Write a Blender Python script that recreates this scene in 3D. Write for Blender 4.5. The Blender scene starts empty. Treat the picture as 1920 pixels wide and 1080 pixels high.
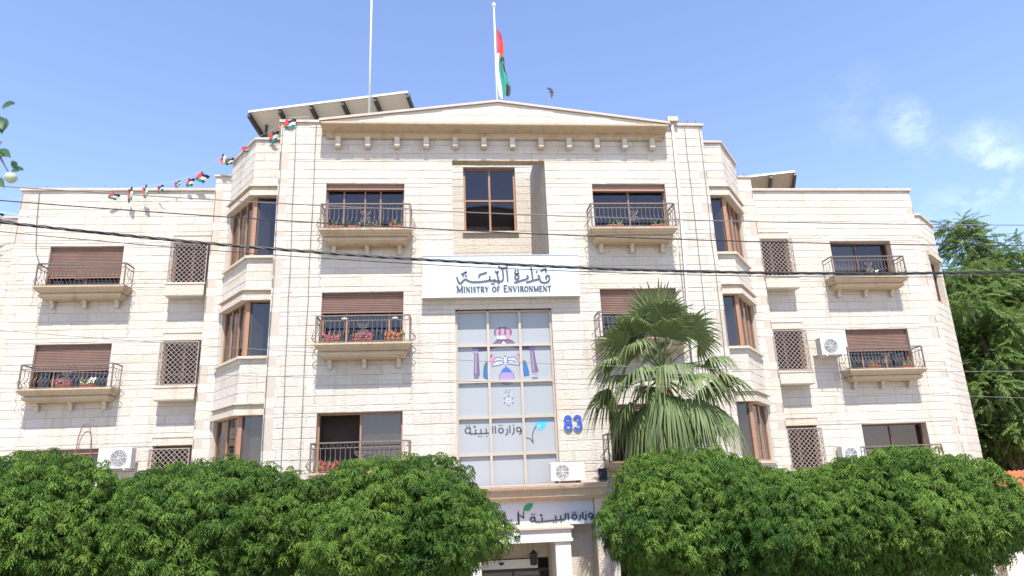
import bpy, math, random
import numpy as np
from mathutils import Matrix, Vector

rnd = random.Random(7)
S = bpy.context.scene
COL = S.collection

# ------------------------------------------------------------------ camera
YAW, PITCH, ROLL = 0.0926751, 0.2772147, -0.0380198
CAM = Vector((-1.472, -18.665, 4.2))
cy, sy = math.cos(YAW), math.sin(YAW)
cp, sp = math.cos(PITCH), math.sin(PITCH)
fwd = Vector((sy*cp, cy*cp, sp))
right = Vector((cy, -sy, 0))
up = right.cross(fwd)
r2 = right*math.cos(ROLL) + up*math.sin(ROLL)
u2 = -right*math.sin(ROLL) + up*math.cos(ROLL)
cam = bpy.data.cameras.new("camera")
cam.sensor_width = 36.0
cam.lens = 36.0*1280.65/1920.0
cam.clip_start = 0.05
cam.clip_end = 3000
cam.dof.use_dof = True
cam.dof.focus_distance = 20.0
cam.dof.aperture_fstop = 4.0
camo = bpy.data.objects.new("camera", cam)
COL.objects.link(camo)
camo.matrix_world = Matrix(((r2.x, u2.x, -fwd.x, CAM.x), (r2.y, u2.y, -fwd.y, CAM.y), (r2.z, u2.z, -fwd.z, CAM.z), (0, 0, 0, 1)))
S.camera = camo

# ------------------------------------------------------------------ sky, sun, exposure
SUN_EL, SUN_AZ = math.radians(60.5), math.radians(2.0)      # azimuth measured from -Y (behind the camera) towards +X
w = bpy.data.worlds.new("World")
S.world = w
w.use_nodes = True
nt = w.node_tree
nt.nodes.clear()
def N(t, kind, **kw):
    n = t.nodes.new(kind)
    for k, v in kw.items():
        setattr(n, k, v)
    return n
out = N(nt, 'ShaderNodeOutputWorld')
bg = N(nt, 'ShaderNodeBackground')
sky = N(nt, 'ShaderNodeTexSky', sky_type='NISHITA')
sky.sun_disc = False
sky.sun_elevation = SUN_EL
sky.sun_rotation = math.pi - SUN_AZ
sky.altitude = 900
sky.air_density = 1.15
sky.dust_density = 0.6
sky.ozone_density = 4.0
bg.inputs['Strength'].default_value = 0.145
# thin fair weather clouds, a few wisps low in the north east
geo = N(nt, 'ShaderNodeTexCoord')
def wmath(op, a, b=None, c=None, clamp=False):
    n = N(nt, 'ShaderNodeMath', operation=op, use_clamp=clamp)
    for i, v in enumerate((a, b, c)):
        if v is None: continue
        if isinstance(v, (int, float)): n.inputs[i].default_value = v
        else: nt.links.new(v, n.inputs[i])
    return n.outputs[0]
noi = N(nt, 'ShaderNodeTexNoise')
noi.inputs['Scale'].default_value = 13.0
noi.inputs['Detail'].default_value = 7.0
noi.inputs['Roughness'].default_value = 0.62
mp = N(nt, 'ShaderNodeMapping')
mp.inputs['Scale'].default_value = (1.0, 1.0, 1.7)
nt.links.new(geo.outputs['Generated'], mp.inputs['Vector'])
nt.links.new(mp.outputs['Vector'], noi.inputs['Vector'])
total = None
for (dx, dy, dz, rad, amp) in ((0.561, 0.714, 0.418, 0.034, 1.1), (0.582, 0.715, 0.388, 0.038, .8), (0.630, 0.685, 0.366, 0.040, 1.2), (0.637, 0.694, 0.336, 0.036, .8),
                               (0.651, 0.695, 0.306, 0.060, .85), (0.615, 0.730, 0.300, 0.042, .95), (0.515, 0.740, 0.433, 0.055, .30), (0.505, 0.724, 0.469, 0.05, .22), (0.657, 0.673, 0.340, 0.05, .5)):
    v = Vector((dx, dy, dz)).normalized()
    dn = N(nt, 'ShaderNodeVectorMath', operation='DISTANCE')
    nt.links.new(geo.outputs['Generated'], dn.inputs[0])
    dn.inputs[1].default_value = v
    m = wmath('SUBTRACT', 1.0, wmath('DIVIDE', dn.outputs['Value'], rad), clamp=True)
    m = wmath('MULTIPLY', m, amp)
    total = m if total is None else wmath('ADD', total, m)
dens = wmath('MULTIPLY', wmath('SUBTRACT', noi.outputs['Fac'], 0.42), 2.7, clamp=True)
dens = wmath('MULTIPLY', total, dens)
dens = wmath('MULTIPLY', dens, 0.55, clamp=True)
mixc = N(nt, 'ShaderNodeMix', data_type='RGBA')
nt.links.new(dens, mixc.inputs['Factor'])
wb = N(nt, 'ShaderNodeMix', data_type='RGBA', blend_type='MULTIPLY')       # white balance of the photograph
wb.inputs['Factor'].default_value = 1.0
nt.links.new(sky.outputs['Color'], wb.inputs['A'])
wb.inputs['B'].default_value = (1.10, .972, .99, 1)
nt.links.new(wb.outputs['Result'], mixc.inputs['A'])
mixc.inputs['B'].default_value = (5.2, 5.6, 6.2, 1)
nt.links.new(mixc.outputs['Result'], bg.inputs['Color'])
nt.links.new(bg.outputs[0], out.inputs[0])

sl = bpy.data.lights.new("sun", 'SUN')
sl.energy = 4.2
sl.angle = math.radians(0.53)
sl.color = (1.0, 0.955, 0.89)
slo = bpy.data.objects.new("sun", sl)
COL.objects.link(slo)
sdir = Vector((math.sin(SUN_AZ)*math.cos(SUN_EL), -math.cos(SUN_AZ)*math.cos(SUN_EL), math.sin(SUN_EL)))
slo.rotation_euler = (-sdir).to_track_quat('-Z', 'Y').to_euler()
slo.location = sdir*60
S.view_settings.view_transform = 'Standard'
S.view_settings.look = 'None'
S.view_settings.gamma = 1
S.view_settings.use_curve_mapping = False
S.view_settings.exposure = 1.15

# ------------------------------------------------------------------ materials
MATS = {}
def nodes(name):
    m = bpy.data.materials.new(name)
    m.use_nodes = True
    t = m.node_tree
    b = t.nodes['Principled BSDF']
    MATS[name] = m
    return m, t, b
def mathn(t, op, a, b=None, clamp=False):
    n = N(t, 'ShaderNodeMath', operation=op, use_clamp=clamp)
    for i, v in enumerate((a, b)):
        if v is None: continue
        if isinstance(v, (int, float)): n.inputs[i].default_value = v
        else: t.links.new(v, n.inputs[i])
    return n.outputs[0]
def mixn(t, fac, a, b, blend='MIX'):
    n = N(t, 'ShaderNodeMix', data_type='RGBA', blend_type=blend)
    for key, v in (('Factor', fac), ('A', a), ('B', b)):
        if isinstance(v, (int, float)): n.inputs[key].default_value = v
        elif isinstance(v, tuple): n.inputs[key].default_value = (*v[:3], 1)
        else: t.links.new(v, n.inputs[key])
    return n.outputs['Result']
def noise(t, vec, scale, detail=4, rough=.55, mapscale=None):
    if mapscale:
        mpn = N(t, 'ShaderNodeMapping')
        mpn.inputs['Scale'].default_value = mapscale
        t.links.new(vec, mpn.inputs['Vector'])
        vec = mpn.outputs['Vector']
    n = N(t, 'ShaderNodeTexNoise')
    n.inputs['Scale'].default_value = scale
    n.inputs['Detail'].default_value = detail
    n.inputs['Roughness'].default_value = rough
    t.links.new(vec, n.inputs['Vector'])
    return n.outputs['Fac']
def ramp(t, fac, lo, hi):
    n = N(t, 'ShaderNodeMapRange')
    n.inputs['From Min'].default_value = lo
    n.inputs['From Max'].default_value = hi
    t.links.new(fac, n.inputs['Value'])
    return n.outputs['Result']
def bump(t, b, h, strength, dist=.02):
    n = N(t, 'ShaderNodeBump')
    n.inputs['Strength'].default_value = strength
    n.inputs['Distance'].default_value = dist
    t.links.new(h, n.inputs['Height'])
    t.links.new(n.outputs['Normal'], b.inputs['Normal'])
def pos(t):
    return N(t, 'ShaderNodeNewGeometry').outputs['Position']
def attr(t, name='tint'):
    return N(t, 'ShaderNodeAttribute', attribute_name=name, attribute_type='GEOMETRY').outputs['Fac']
def plain(name, col, rough=.6, metal=0, var=.12, scale=6, bmp=0, spec=.5):
    m, t, b = nodes(name)
    p = pos(t)
    f = noise(t, p, scale, 5, .6)
    dark = tuple(c*(1-var) for c in col); lite = tuple(min(1, c*(1+var)) for c in col)
    t.links.new(mixn(t, f, dark, lite), b.inputs['Base Color'])
    b.inputs['Roughness'].default_value = rough
    b.inputs['Metallic'].default_value = metal
    b.inputs['Specular IOR Level'].default_value = spec
    if bmp: bump(t, b, noise(t, p, scale*5, 3), bmp)
    return m

def make_stone(name, a, bcol, warm, dirt):
    m, t, b = nodes(name)
    p = pos(t)
    ti = attr(t)
    c = mixn(t, ramp(t, ti, 0, .9), a, bcol)
    c = mixn(t, ramp(t, ti, .93, 1.12), c, warm)
    big = noise(t, p, .9, 5, .6)
    c = mixn(t, mathn(t, 'MULTIPLY', ramp(t, big, .52, .75), .6, True), c, warm)
    fl = noise(t, p, 7.5, 6, .72, (1, 1, 3.6))
    c = mixn(t, mathn(t, 'MULTIPLY', ramp(t, fl, .52, .72), .46, True), c, tuple(x*.60 for x in a))
    st = noise(t, p, 1.4, 4, .6, (2.6, 2.6, .16))
    c = mixn(t, mathn(t, 'MULTIPLY', ramp(t, st, .56, .76), dirt, True), c, (.30, .235, .165))
    t.links.new(c, b.inputs['Base Color'])
    b.inputs['Roughness'].default_value = .9
    b.inputs['Specular IOR Level'].default_value = .25
    h1 = noise(t, p, 9, 6, .65, (1, 1, 2.6))
    h2 = noise(t, p, 46, 4, .6, (1, 1, 1.6))
    h = mathn(t, 'ADD', h1, mathn(t, 'MULTIPLY', h2, .45))
    bump(t, b, h, .8, .035)
    return m
make_stone('limestone', (.492, .451, .388), (.545, .504, .443), (.52, .43, .315), .36)
make_stone('trim_stone', (.51, .455, .37), (.53, .48, .405), (.46, .36, .24), .5)
make_stone('aged_trim_stone', (.43, .335, .22), (.46, .375, .265), (.35, .24, .14), .95)
plain('mortar', (.40, .35, .29), .95, 0, .2, 14)
plain('coping', (.44, .37, .31), .85, 0, .25, 4, .3)
plain('shutter', (.195, .118, .092), .65, 0, .3, 2.2)
plain('wood', (.30, .158, .09), .5, 0, .2, 12)
plain('dark_wood', (.13, .055, .035), .5, 0, .2, 12)
plain('iron', (.155, .125, .10), .5, .2, .35, 30, .2)
plain('grille_iron', (.33, .265, .22), .55, .2, .3, 30)
plain('alu_beige', (.42, .365, .29), .45, .25, .1, 8)
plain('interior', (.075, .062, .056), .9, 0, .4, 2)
plain('blind', (.13, .125, .12), .9, 0, .1, 2)
plain('white_paint', (.66, .66, .645), .4, 0, .04, 3)
plain('ac_white', (.58, .575, .55), .45, 0, .06, 3)
plain('ac_dark', (.15, .155, .16), .5, 0, .2, 10)
plain('black', (.018, .018, .02), .45, 0, .2, 8)
plain('cable_black', (.022, .022, .024), .6, 0, .2, 30)
plain('cable_grey', (.16, .15, .145), .6, 0, .2, 30)
plain('sign_white', (.47, .51, .545), .35, 0, .02, 1.5)
plain('letter_grey', (.075, .085, .10), .4, .2, .1, 20)
plain('print_black', (.03, .032, .04), .5, 0, .05, 9)
plain('terracotta', (.27, .085, .06), .7, 0, .2, 10)
plain('bloom_pink', (.42, .10, .15), .6, 0, .3, 60)
plain('bloom_red', (.38, .06, .045), .6, 0, .3, 60)
plain('bloom_orange', (.48, .15, .06), .6, 0, .3, 60)
plain('bloom_pale', (.72, .70, .55), .6, 0, .15, 60)
plain('bud', (.34, .40, .27), .6, 0, .35, 60)
plain('herb', (.10, .17, .05), .6, 0, .3, 40)
plain('blue_number', (.035, .085, .42), .4, 0, .15, 9)
plain('logo_blue', (.05, .38, .84), .4, 0, .03, 9)
plain('leaf_green_print', (.015, .26, .085), .4, 0, .05, 9)
plain('emblem_purple', (.13, .085, .145), .5, 0, .25, 20)
plain('emblem_pink', (.40, .20, .30), .5, 0, .1, 20)
plain('emblem_lilac', (.27, .20, .36), .5, 0, .1, 20)
plain('emblem_blue', (.02, .11, .50), .5, 0, .1, 20)
plain('emblem_teal', (.03, .11, .18), .5, 0, .3, 20)
plain('emblem_grey', (.09, .11, .14), .5, 0, .3, 20)
plain('emblem_pale', (.38, .41, .48), .5, 0, .1, 20)
plain('flag_red', (.62, .045, .04), .7, 0, .1, 5)
plain('flag_green', (.012, .21, .16), .7, 0, .15, 5)
plain('flag_white', (.78, .78, .76), .7, 0, .05, 5)
plain('flag_black', (.02, .02, .022), .7, 0, .1, 5)
plain('canopy_sheet', (.52, .49, .42), .5, 0, .08, 2)
plain('weathered_sheet', (.34, .27, .195), .7, 0, .35, 3)
plain('canopy_beam', (.05, .046, .04), .6, .2, .2, 8)
plain('galvanised', (.62, .62, .60), .4, .5, .1, 8)
plain('bark', (.085, .062, .045), .9, 0, .35, 12, .8)
plain('pale_bark', (.22, .185, .15), .9, 0, .35, 12, .8)
plain('palm_bark', (.21, .135, .075), .95, 0, .4, 14, 1.0)
plain('roof_tile', (.42, .125, .06), .8, 0, .25, 7, .3)
plain('render_wall', (.52, .45, .37), .9, 0, .12, 3)
plain('asphalt', (.055, .054, .052), .95, 0, .25, 3, .4)
plain('paving', (.33, .285, .225), .9, 0, .18, 2, .3)
plain('kerb', (.42, .40, .37), .9, 0, .15, 4)
plain('ground', (.48, .39, .285), .95, 0, .2, .4)
plain('road_paint', (.78, .76, .70), .8, 0, .1, 6)
plain('rust_post', (.20, .095, .06), .7, .1, .3, 12)
plain('pink_stone', (.50, .36, .29), .8, 0, .2, 5, .3)
plain('marble', (.60, .57, .51), .5, 0, .1, 2.5)
plain('feather', (.16, .15, .15), .8, 0, .4, 40)
plain('roof_deck', (.30, .28, .25), .9, 0, .2, 2)

def film_glass(name, col):
    m, t, b = nodes(name)
    p = pos(t)
    c = mixn(t, noise(t, p, .8, 3), tuple(x*.96 for x in col), col)
    t.links.new(c, b.inputs['Base Color'])
    b.inputs['Roughness'].default_value = .3
    b.inputs['Specular IOR Level'].default_value = .5
    bump(t, b, noise(t, p, 1.1, 2), .04, .05)
film_glass('film_glass', (.30, .318, .332))

def win_glass(name, ior, tint):
    m, t, b = nodes(name)
    o = t.nodes['Material Output']
    t.nodes.remove(b)
    tr = N(t, 'ShaderNodeBsdfTransparent'); tr.inputs['Color'].default_value = (*tint, 1)
    gl = N(t, 'ShaderNodeBsdfGlossy'); gl.inputs['Roughness'].default_value = .015
    gl.inputs['Color'].default_value = (.86, .78, .78, 1)
    lw = N(t, 'ShaderNodeLayerWeight'); lw.inputs['Blend'].default_value = .5
    f0 = ((ior-1)/(ior+1))**2*1.6
    frs = mathn(t, 'ADD', mathn(t, 'MULTIPLY', mathn(t, 'POWER', lw.outputs['Facing'], 5.0), 1-f0), f0, True)
    p = pos(t)
    bp = N(t, 'ShaderNodeBump'); bp.inputs['Strength'].default_value = .05; bp.inputs['Distance'].default_value = .05
    t.links.new(noise(t, p, .9, 2), bp.inputs['Height'])
    t.links.new(bp.outputs['Normal'], gl.inputs['Normal'])
    mx = N(t, 'ShaderNodeMixShader')
    t.links.new(frs, mx.inputs[0]); t.links.new(tr.outputs[0], mx.inputs[1]); t.links.new(gl.outputs[0], mx.inputs[2])
    t.links.new(mx.outputs[0], o.inputs['Surface'])
win_glass('glass', 1.58, (.5, .5, .52))
win_glass('dull_glass', 1.22, (.45, .42, .40))

def leaf_mat(name, dark, lite, trans=.3, rough=.45, spec=.4):
    m, t, b = nodes(name)
    o = t.nodes['Material Output']
    c = mixn(t, attr(t), dark, lite)
    c = mixn(t, mathn(t, 'MULTIPLY', noise(t, pos(t), 1.6, 3), .35), c, tuple(x*.55 for x in dark))
    t.links.new(c, b.inputs['Base Color'])
    b.inputs['Roughness'].default_value = rough
    b.inputs['Specular IOR Level'].default_value = spec
    tl = N(t, 'ShaderNodeBsdfTranslucent')
    t.links.new(mixn(t, .5, c, tuple(x*1.3 for x in lite)), tl.inputs['Color'])
    mx = N(t, 'ShaderNodeMixShader'); mx.inputs[0].default_value = trans
    t.links.new(b.outputs[0], mx.inputs[1]); t.links.new(tl.outputs[0], mx.inputs[2])
    t.links.new(mx.outputs[0], o.inputs['Surface'])
leaf_mat('tree_leaf', (.021, .062, .011), (.140, .230, .037), .20, .65, .12)
leaf_mat('far_leaf', (.055, .112, .024), (.180, .260, .068), .32, .6, .25)
leaf_mat('palm_leaf', (.042, .090, .022), (.190, .240, .092), .25, .55, .35)
leaf_mat('dry_palm_leaf', (.16, .12, .06), (.30, .23, .12), .2, .7, .2)
leaf_mat('near_leaf', (.03, .085, .035), (.08, .16, .06), .3)

# ------------------------------------------------------------------ mesh helpers
class MB:
    def __init__(s):
        s.v = []; s.f = []; s.m = []; s.t = []
    def add(s, vs, fs, mat=0, tint=.5):
        k = len(s.v)
        s.v.extend(vs)
        for f in fs:
            s.f.append(tuple(i+k for i in f)); s.m.append(mat); s.t.append(tint)
    def box(s, x0, x1, y0, y1, z0, z1, mat=0, tint=.5):
        if x0 > x1: x0, x1 = x1, x0
        if y0 > y1: y0, y1 = y1, y0
        if z0 > z1: z0, z1 = z1, z0
        v = [(x0,y0,z0),(x1,y0,z0),(x1,y1,z0),(x0,y1,z0),(x0,y0,z1),(x1,y0,z1),(x1,y1,z1),(x0,y1,z1)]
        s.add(v, [(0,3,2,1),(4,5,6,7),(0,1,5,4),(1,2,6,5),(2,3,7,6),(3,0,4,7)], mat, tint)
    def loft(s, rings, mat=0, cap=True, tint=.5, close=True):
        n = len(rings[0]); k = len(s.v)
        for r in rings: s.v.extend(r)
        for i in range(len(rings)-1):
            for j in range(n if close else n-1):
                a = k+i*n+j; b = k+i*n+(j+1) % n
                s.f.append((a, b, b+n, a+n)); s.m.append(mat); s.t.append(tint)
        if cap and close:
            s.f.append(tuple(k+j for j in range(n))[::-1]); s.m.append(mat); s.t.append(tint)
            e = k+(len(rings)-1)*n
            s.f.append(tuple(e+j for j in range(n))); s.m.append(mat); s.t.append(tint)
    def tube(s, pts, r, n=6, mat=0, tint=.5, cap=True):
        pts = [Vector(p) for p in pts]
        rs = r if isinstance(r, (list, tuple)) else [r]*len(pts)
        rings = []; nv = None
        for i, p in enumerate(pts):
            d = (pts[min(i+1, len(pts)-1)]-pts[max(i-1, 0)])
            if d.length < 1e-9: d = Vector((0, 0, 1))
            d.normalize()
            if nv is None:
                a = Vector((0, 0, 1)) if abs(d.z) < .9 else Vector((1, 0, 0))
                nv = (a - d*a.dot(d)).normalized()
            else:
                nv = nv - d*nv.dot(d)
                if nv.length < 1e-6: nv = d.orthogonal()
                nv.normalize()
            bv = d.cross(nv)
            rings.append([tuple(p+(nv*math.cos(2*math.pi*j/n)+bv*math.sin(2*math.pi*j/n))*rs[i]) for j in range(n)])
        s.loft(rings, mat, cap, tint)
    def bar(s, p, q, wx, wy, mat=0):
        # rectangular bar p->q, wx across, wy along world y
        p = Vector(p); q = Vector(q); d = (q-p).normalized()
        yv = Vector((0, 1, 0)) if abs(d.y) < .9 else Vector((1, 0, 0))
        xv = d.cross(yv).normalized(); yv = xv.cross(d).normalized()
        ring = lambda c: [tuple(c+xv*a*wx/2+yv*b*wy/2) for a, b in ((-1,-1),(1,-1),(1,1),(-1,1))]
        s.loft([ring(p), ring(q)], mat)
    def poly(s, pts, y, depth, mat=0):
        # flat outline in the x/z plane facing -y
        n = len(pts); k = len(s.v)
        area = sum(pts[i][0]*pts[(i+1) % n][1]-pts[(i+1) % n][0]*pts[i][1] for i in range(n))
        if area < 0: pts = pts[::-1]
        s.v.extend([(x, y-depth, z) for x, z in pts]); s.v.extend([(x, y, z) for x, z in pts])
        s.f.append(tuple(range(k, k+n))); s.m.append(mat); s.t.append(.5)
        for i in range(n):
            j = (i+1) % n
            s.f.append((k+j, k+i, k+n+i, k+n+j)); s.m.append(mat); s.t.append(.5)
    def disc(s, x, z, rx, rz, y, depth, mat=0, n=18):
        s.poly([(x+rx*math.cos(2*math.pi*i/n), z+rz*math.sin(2*math.pi*i/n)) for i in range(n)], y, depth, mat)
    def stroke(s, pts, wd, y, depth, mat=0, smooth=True):
        if smooth and len(pts) > 2:
            P = [pts[0]]+list(pts)+[pts[-1]]; q = []
            for i in range(1, len(P)-2):
                for k in range(5):
                    t = k/5; a, b, c, d = P[i-1], P[i], P[i+1], P[i+2]
                    q.append(tuple(.5*((2*b[j])+(-a[j]+c[j])*t+(2*a[j]-5*b[j]+4*c[j]-d[j])*t*t+(-a[j]+3*b[j]-3*c[j]+d[j])*t**3) for j in (0, 1)))
            q.append(pts[-1]); pts = q
        L = []; R = []; n = len(pts)
        for i, (x, z) in enumerate(pts):
            ax, az = pts[max(i-1, 0)]; bx, bz = pts[min(i+1, n-1)]
            l = math.hypot(bx-ax, bz-az) or 1e-6
            nx, nz = -(bz-az)/l, (bx-ax)/l
            wv = wd(i/(n-1)) if callable(wd) else wd
            L.append((x+nx*wv/2, z+nz*wv/2)); R.append((x-nx*wv/2, z-nz*wv/2))
        rings = [[(L[i][0], y-depth, L[i][1]), (R[i][0], y-depth, R[i][1]), (R[i][0], y, R[i][1]), (L[i][0], y, L[i][1])] for i in range(n)]
        s.loft(rings, mat)
    def obj(s, name, mats, parent=None, smooth=False, origin=None, kind=None, flip=False):
        me = bpy.data.meshes.new(name)
        o0 = Vector(origin) if origin is not None else Vector((0, 0, 0))
        vs = s.v if origin is None else [(x-o0.x, y-o0.y, z-o0.z) for x, y, z in s.v]
        me.from_pydata(vs, [], s.f)
        for mname in (mats if isinstance(mats, (list, tuple)) else [mats]): me.materials.append(MATS[mname])
        me.polygons.foreach_set('material_index', s.m)
        a = me.attributes.new('tint', 'FLOAT', 'FACE'); a.data.foreach_set('value', s.t)
        me.update()
        import bmesh
        bm = bmesh.new(); bm.from_mesh(me); bmesh.ops.recalc_face_normals(bm, faces=bm.faces); bm.to_mesh(me); bm.free()
        if smooth: me.polygons.foreach_set('use_smooth', [True]*len(me.polygons))
        o = bpy.data.objects.new(name, me); COL.objects.link(o)
        if parent is not None:
            o.parent = parent
        if kind: o['kind'] = kind
        return o
def raw_obj(name, V, F, mat, tint, parent=None, kind=None, smooth=False):
    me = bpy.data.meshes.new(name)
    V = np.asarray(V, np.float32); F = np.asarray(F, np.int32); k = F.shape[1]
    me.vertices.add(len(V)); me.vertices.foreach_set('co', V.ravel())
    me.loops.add(F.size); me.loops.foreach_set('vertex_index', F.ravel())
    me.polygons.add(len(F)); me.polygons.foreach_set('loop_start', np.arange(len(F), dtype=np.int32)*k)
    me.materials.append(MATS[mat])
    me.update(calc_edges=True)
    a = me.attributes.new('tint', 'FLOAT', 'FACE'); a.data.foreach_set('value', np.asarray(tint, np.float32))
    if smooth: me.polygons.foreach_set('use_smooth', np.ones(len(F), bool))
    o = bpy.data.objects.new(name, me); COL.objects.link(o)
    if parent is not None: o.parent = parent
    if kind: o['kind'] = kind
    return o
def tag(o, label, cat, group=None):
    o['label'] = label; o['category'] = cat
    if group: o['group'] = group
    return o
def thing(name, label, cat, loc=(0, 0, 0), group=None):
    o = bpy.data.objects.new(name, None); COL.objects.link(o); o.location = loc
    o.empty_display_size = .3
    return tag(o, label, cat, group)
def struct(o):
    o['kind'] = 'structure'; return o

# ------------------------------------------------------------------ ground, road, pavement
g = MB(); g.box(-1500, 1500, -1500, 1500, -1.0, -.20); struct(g.obj('ground', 'ground'))
g = MB(); g.box(-90, 90, -15.5, -8.2, -.196, -.10); struct(g.obj('road', 'asphalt'))
g = MB()
for i in range(-16, 17): g.box(i*5, i*5+2.4, -11.9, -11.75, -.096, -.092)
m = g.obj('road_marking', 'road_paint'); struct(m)
g = MB(); g.box(-90, 90, -8.05, 14, -.196, .0); struct(g.obj('pavement', 'paving'))
g = MB()
for i in range(-45, 45): g.box(i*2+.005, i*2+1.995, -8.195, -8.055, -.19, .02)
struct(g.obj('kerb', 'kerb'))
g = MB(); g.box(-90, 90, -30, -15.7, -.196, .0); struct(g.obj('far_pavement', 'paving'))

# ------------------------------------------------------------------ the office building
B = thing('office_building', 'cream limestone office building with balconies, bay windows and a stepped roofline', 'building')
COURSE = .275
stones = []          # (screen size, verts, faces, tint)
def project(p):
    d = Vector(p)-CAM
    q = d.dot(fwd)
    return q, 960+1280.65*d.dot(r2)/q, 540-1280.65*d.dot(u2)/q
def stone_wall(ox, oy, ux, uy, L, z0, z1, holes=(), back=.27, skip_back=False):
    """wall face through (ox,oy) running along (ux,uy); outward normal is (uy,-ux). holes: (s0,s1,z0,z1)"""
    nx, ny = uy, -ux
    # stones course by course on a shared level grid
    k = math.floor(z0/COURSE)
    while k*COURSE < z1:
        a = max(z0, k*COURSE); b = min(z1, (k+1)*COURSE)
        k += 1
        if b-a < .03: continue
        cuts = {a, b}
        for h in holes:
            if h[0] < L and h[1] > 0:
                for zz in (h[2], h[3]):
                    if a+.02 < zz < b-.02: cuts.add(zz)
        cuts = sorted(cuts)
        off = rnd.uniform(0, .6)
        for ca, cb in zip(cuts, cuts[1:]):
            mid = (ca+cb)/2
            free = [(0, L)]
            for h in holes:
                if h[2] < mid < h[3]:
                    nf = []
                    for (p, q) in free:
                        if h[1] <= p or h[0] >= q: nf.append((p, q)); continue
                        if h[0]-p > .02: nf.append((p, h[0]))
                        if q-h[1] > .02: nf.append((h[1], q))
                    free = nf
            for (p, q) in free:
                s = p
                first = True
                while s < q-1e-4:
                    ln = rnd.uniform(.42, .82)*(off+.4 if first else 1)
                    first = False
                    e = s+max(ln, .22)
                    if q-e < .2: e = q
                    j = .0042; iv = .012
                    pr = rnd.uniform(-.004, .006)
                    def P(ss, zz, dd): return (ox+ux*ss+nx*dd, oy+uy*ss+ny*dd, zz)
                    s0, s1 = s+j*.28*(s > 0), e-j*.28*(e < L); t0, t1 = ca+j, cb-j
                    iv2 = min(iv, (s1-s0)*.2, (t1-t0)*.2)
                    vs = [P(s0,t0,-.03),P(s1,t0,-.03),P(s1,t1,-.03),P(s0,t1,-.03),
                          P(s0,t0,-.006),P(s1,t0,-.006),P(s1,t1,-.006),P(s0,t1,-.006),
                          P(s0+iv2,t0+iv2,pr),P(s1-iv2,t0+iv2,pr),P(s1-iv2,t1-iv2,pr),P(s0+iv2,t1-iv2,pr)]
                    fs = [(8,9,10,11),(4,5,9,8),(5,6,10,9),(6,7,11,10),(7,4,8,11),(0,1,5,4),(1,2,6,5),(2,3,7,6),(3,0,4,7)]
                    c = P((s0+s1)/2, (t0+t1)/2, 0)
                    dq, px, py = project(c)
                    vis = (0 < px < 1920 and 0 < py < 860)
                    facing = max(0, (CAM-Vector(c)).normalized().dot(Vector((nx, ny, 0))))
                    size = (s1-s0)*(t1-t0)/(dq*dq)*facing*(1 if vis else .001)
                    stones.append((size, vs, fs, rnd.random()))
                    s = e
    # backing with the openings left out
    if skip_back: return
    xs = sorted({0, L, *[max(0, min(L, h[i])) for h in holes for i in (0, 1)]})
    zs = sorted({z0, z1, *[max(z0, min(z1, h[i])) for h in holes for i in (2, 3)]})
    for xa, xb in zip(xs, xs[1:]):
        for za, zb in zip(zs, zs[1:]):
            mx, mz = (xa+xb)/2, (za+zb)/2
            if any(h[0] < mx < h[1] and h[2] < mz < h[3] for h in holes): continue
            c = [(xa, -.014), (xb, -.014), (xb, -back), (xa, -back)]
            r = lambda z: [(ox+ux*a+nx*d, oy+uy*a+ny*d, z) for a, d in c]
            WALL.loft([r(za), r(zb)])
WALL = MB()

TOPS = [12.77, 9.47, 6.15, 2.85]       # central openings
SILL = [11.15, 7.92, 4.60, 1.35]
WTOPS = [12.17, 8.90, 5.65, 2.35]      # wing openings
WSILL = [10.66, 7.43, 4.16, .95]
WX0, WX1 = 2.80, 5.05
VX0, VX1 = 12.20, 14.50
LX0, LX1 = 9.46, 10.62
LTOP = [12.27, 8.95, 5.67, 2.37]
# central block: left pier edge -6.43 to right pier edge 6.43
holes = []
for t, s in zip(TOPS, SILL):
    holes += [(6.43-WX1, 6.43-WX0, s, t), (6.43+WX0, 6.43+WX1, s, t)]
holes += [(6.43-1.39, 6.43+1.39, 10.0, 13.53), (6.43-1.36, 6.43+1.36, 4.0, 8.92), (6.43-2.32, 6.43+2.32, 0, 4.0)]
stone_wall(-6.43, 0, 1, 0, 12.86, 0, 14.74, holes)
# side returns of the central block
stone_wall(6.43, 0, 0, 1, 1.1, 0, 14.74)
stone_wall(-6.43, 1.1, 0, -1, 1.1, 0, 14.74)
# open light well behind the screen wall: side walls, stair tower wall with its window
TWX0, TWX1, TWZ0, TWZ1 = -.99, .86, 12.60, 15.06
stone_wall(1.39, 3.6, 0, -1, 3.33, 9.2, 14.74)
stone_wall(-1.39, .27, 0, 1, 3.33, 9.2, 14.74)
stone_wall(-1.75, 3.6, 1, 0, 3.5, 9.2, 16.4, [(1.75+TWX0, 1.75+TWX1, TWZ0, TWZ1)])
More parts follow.
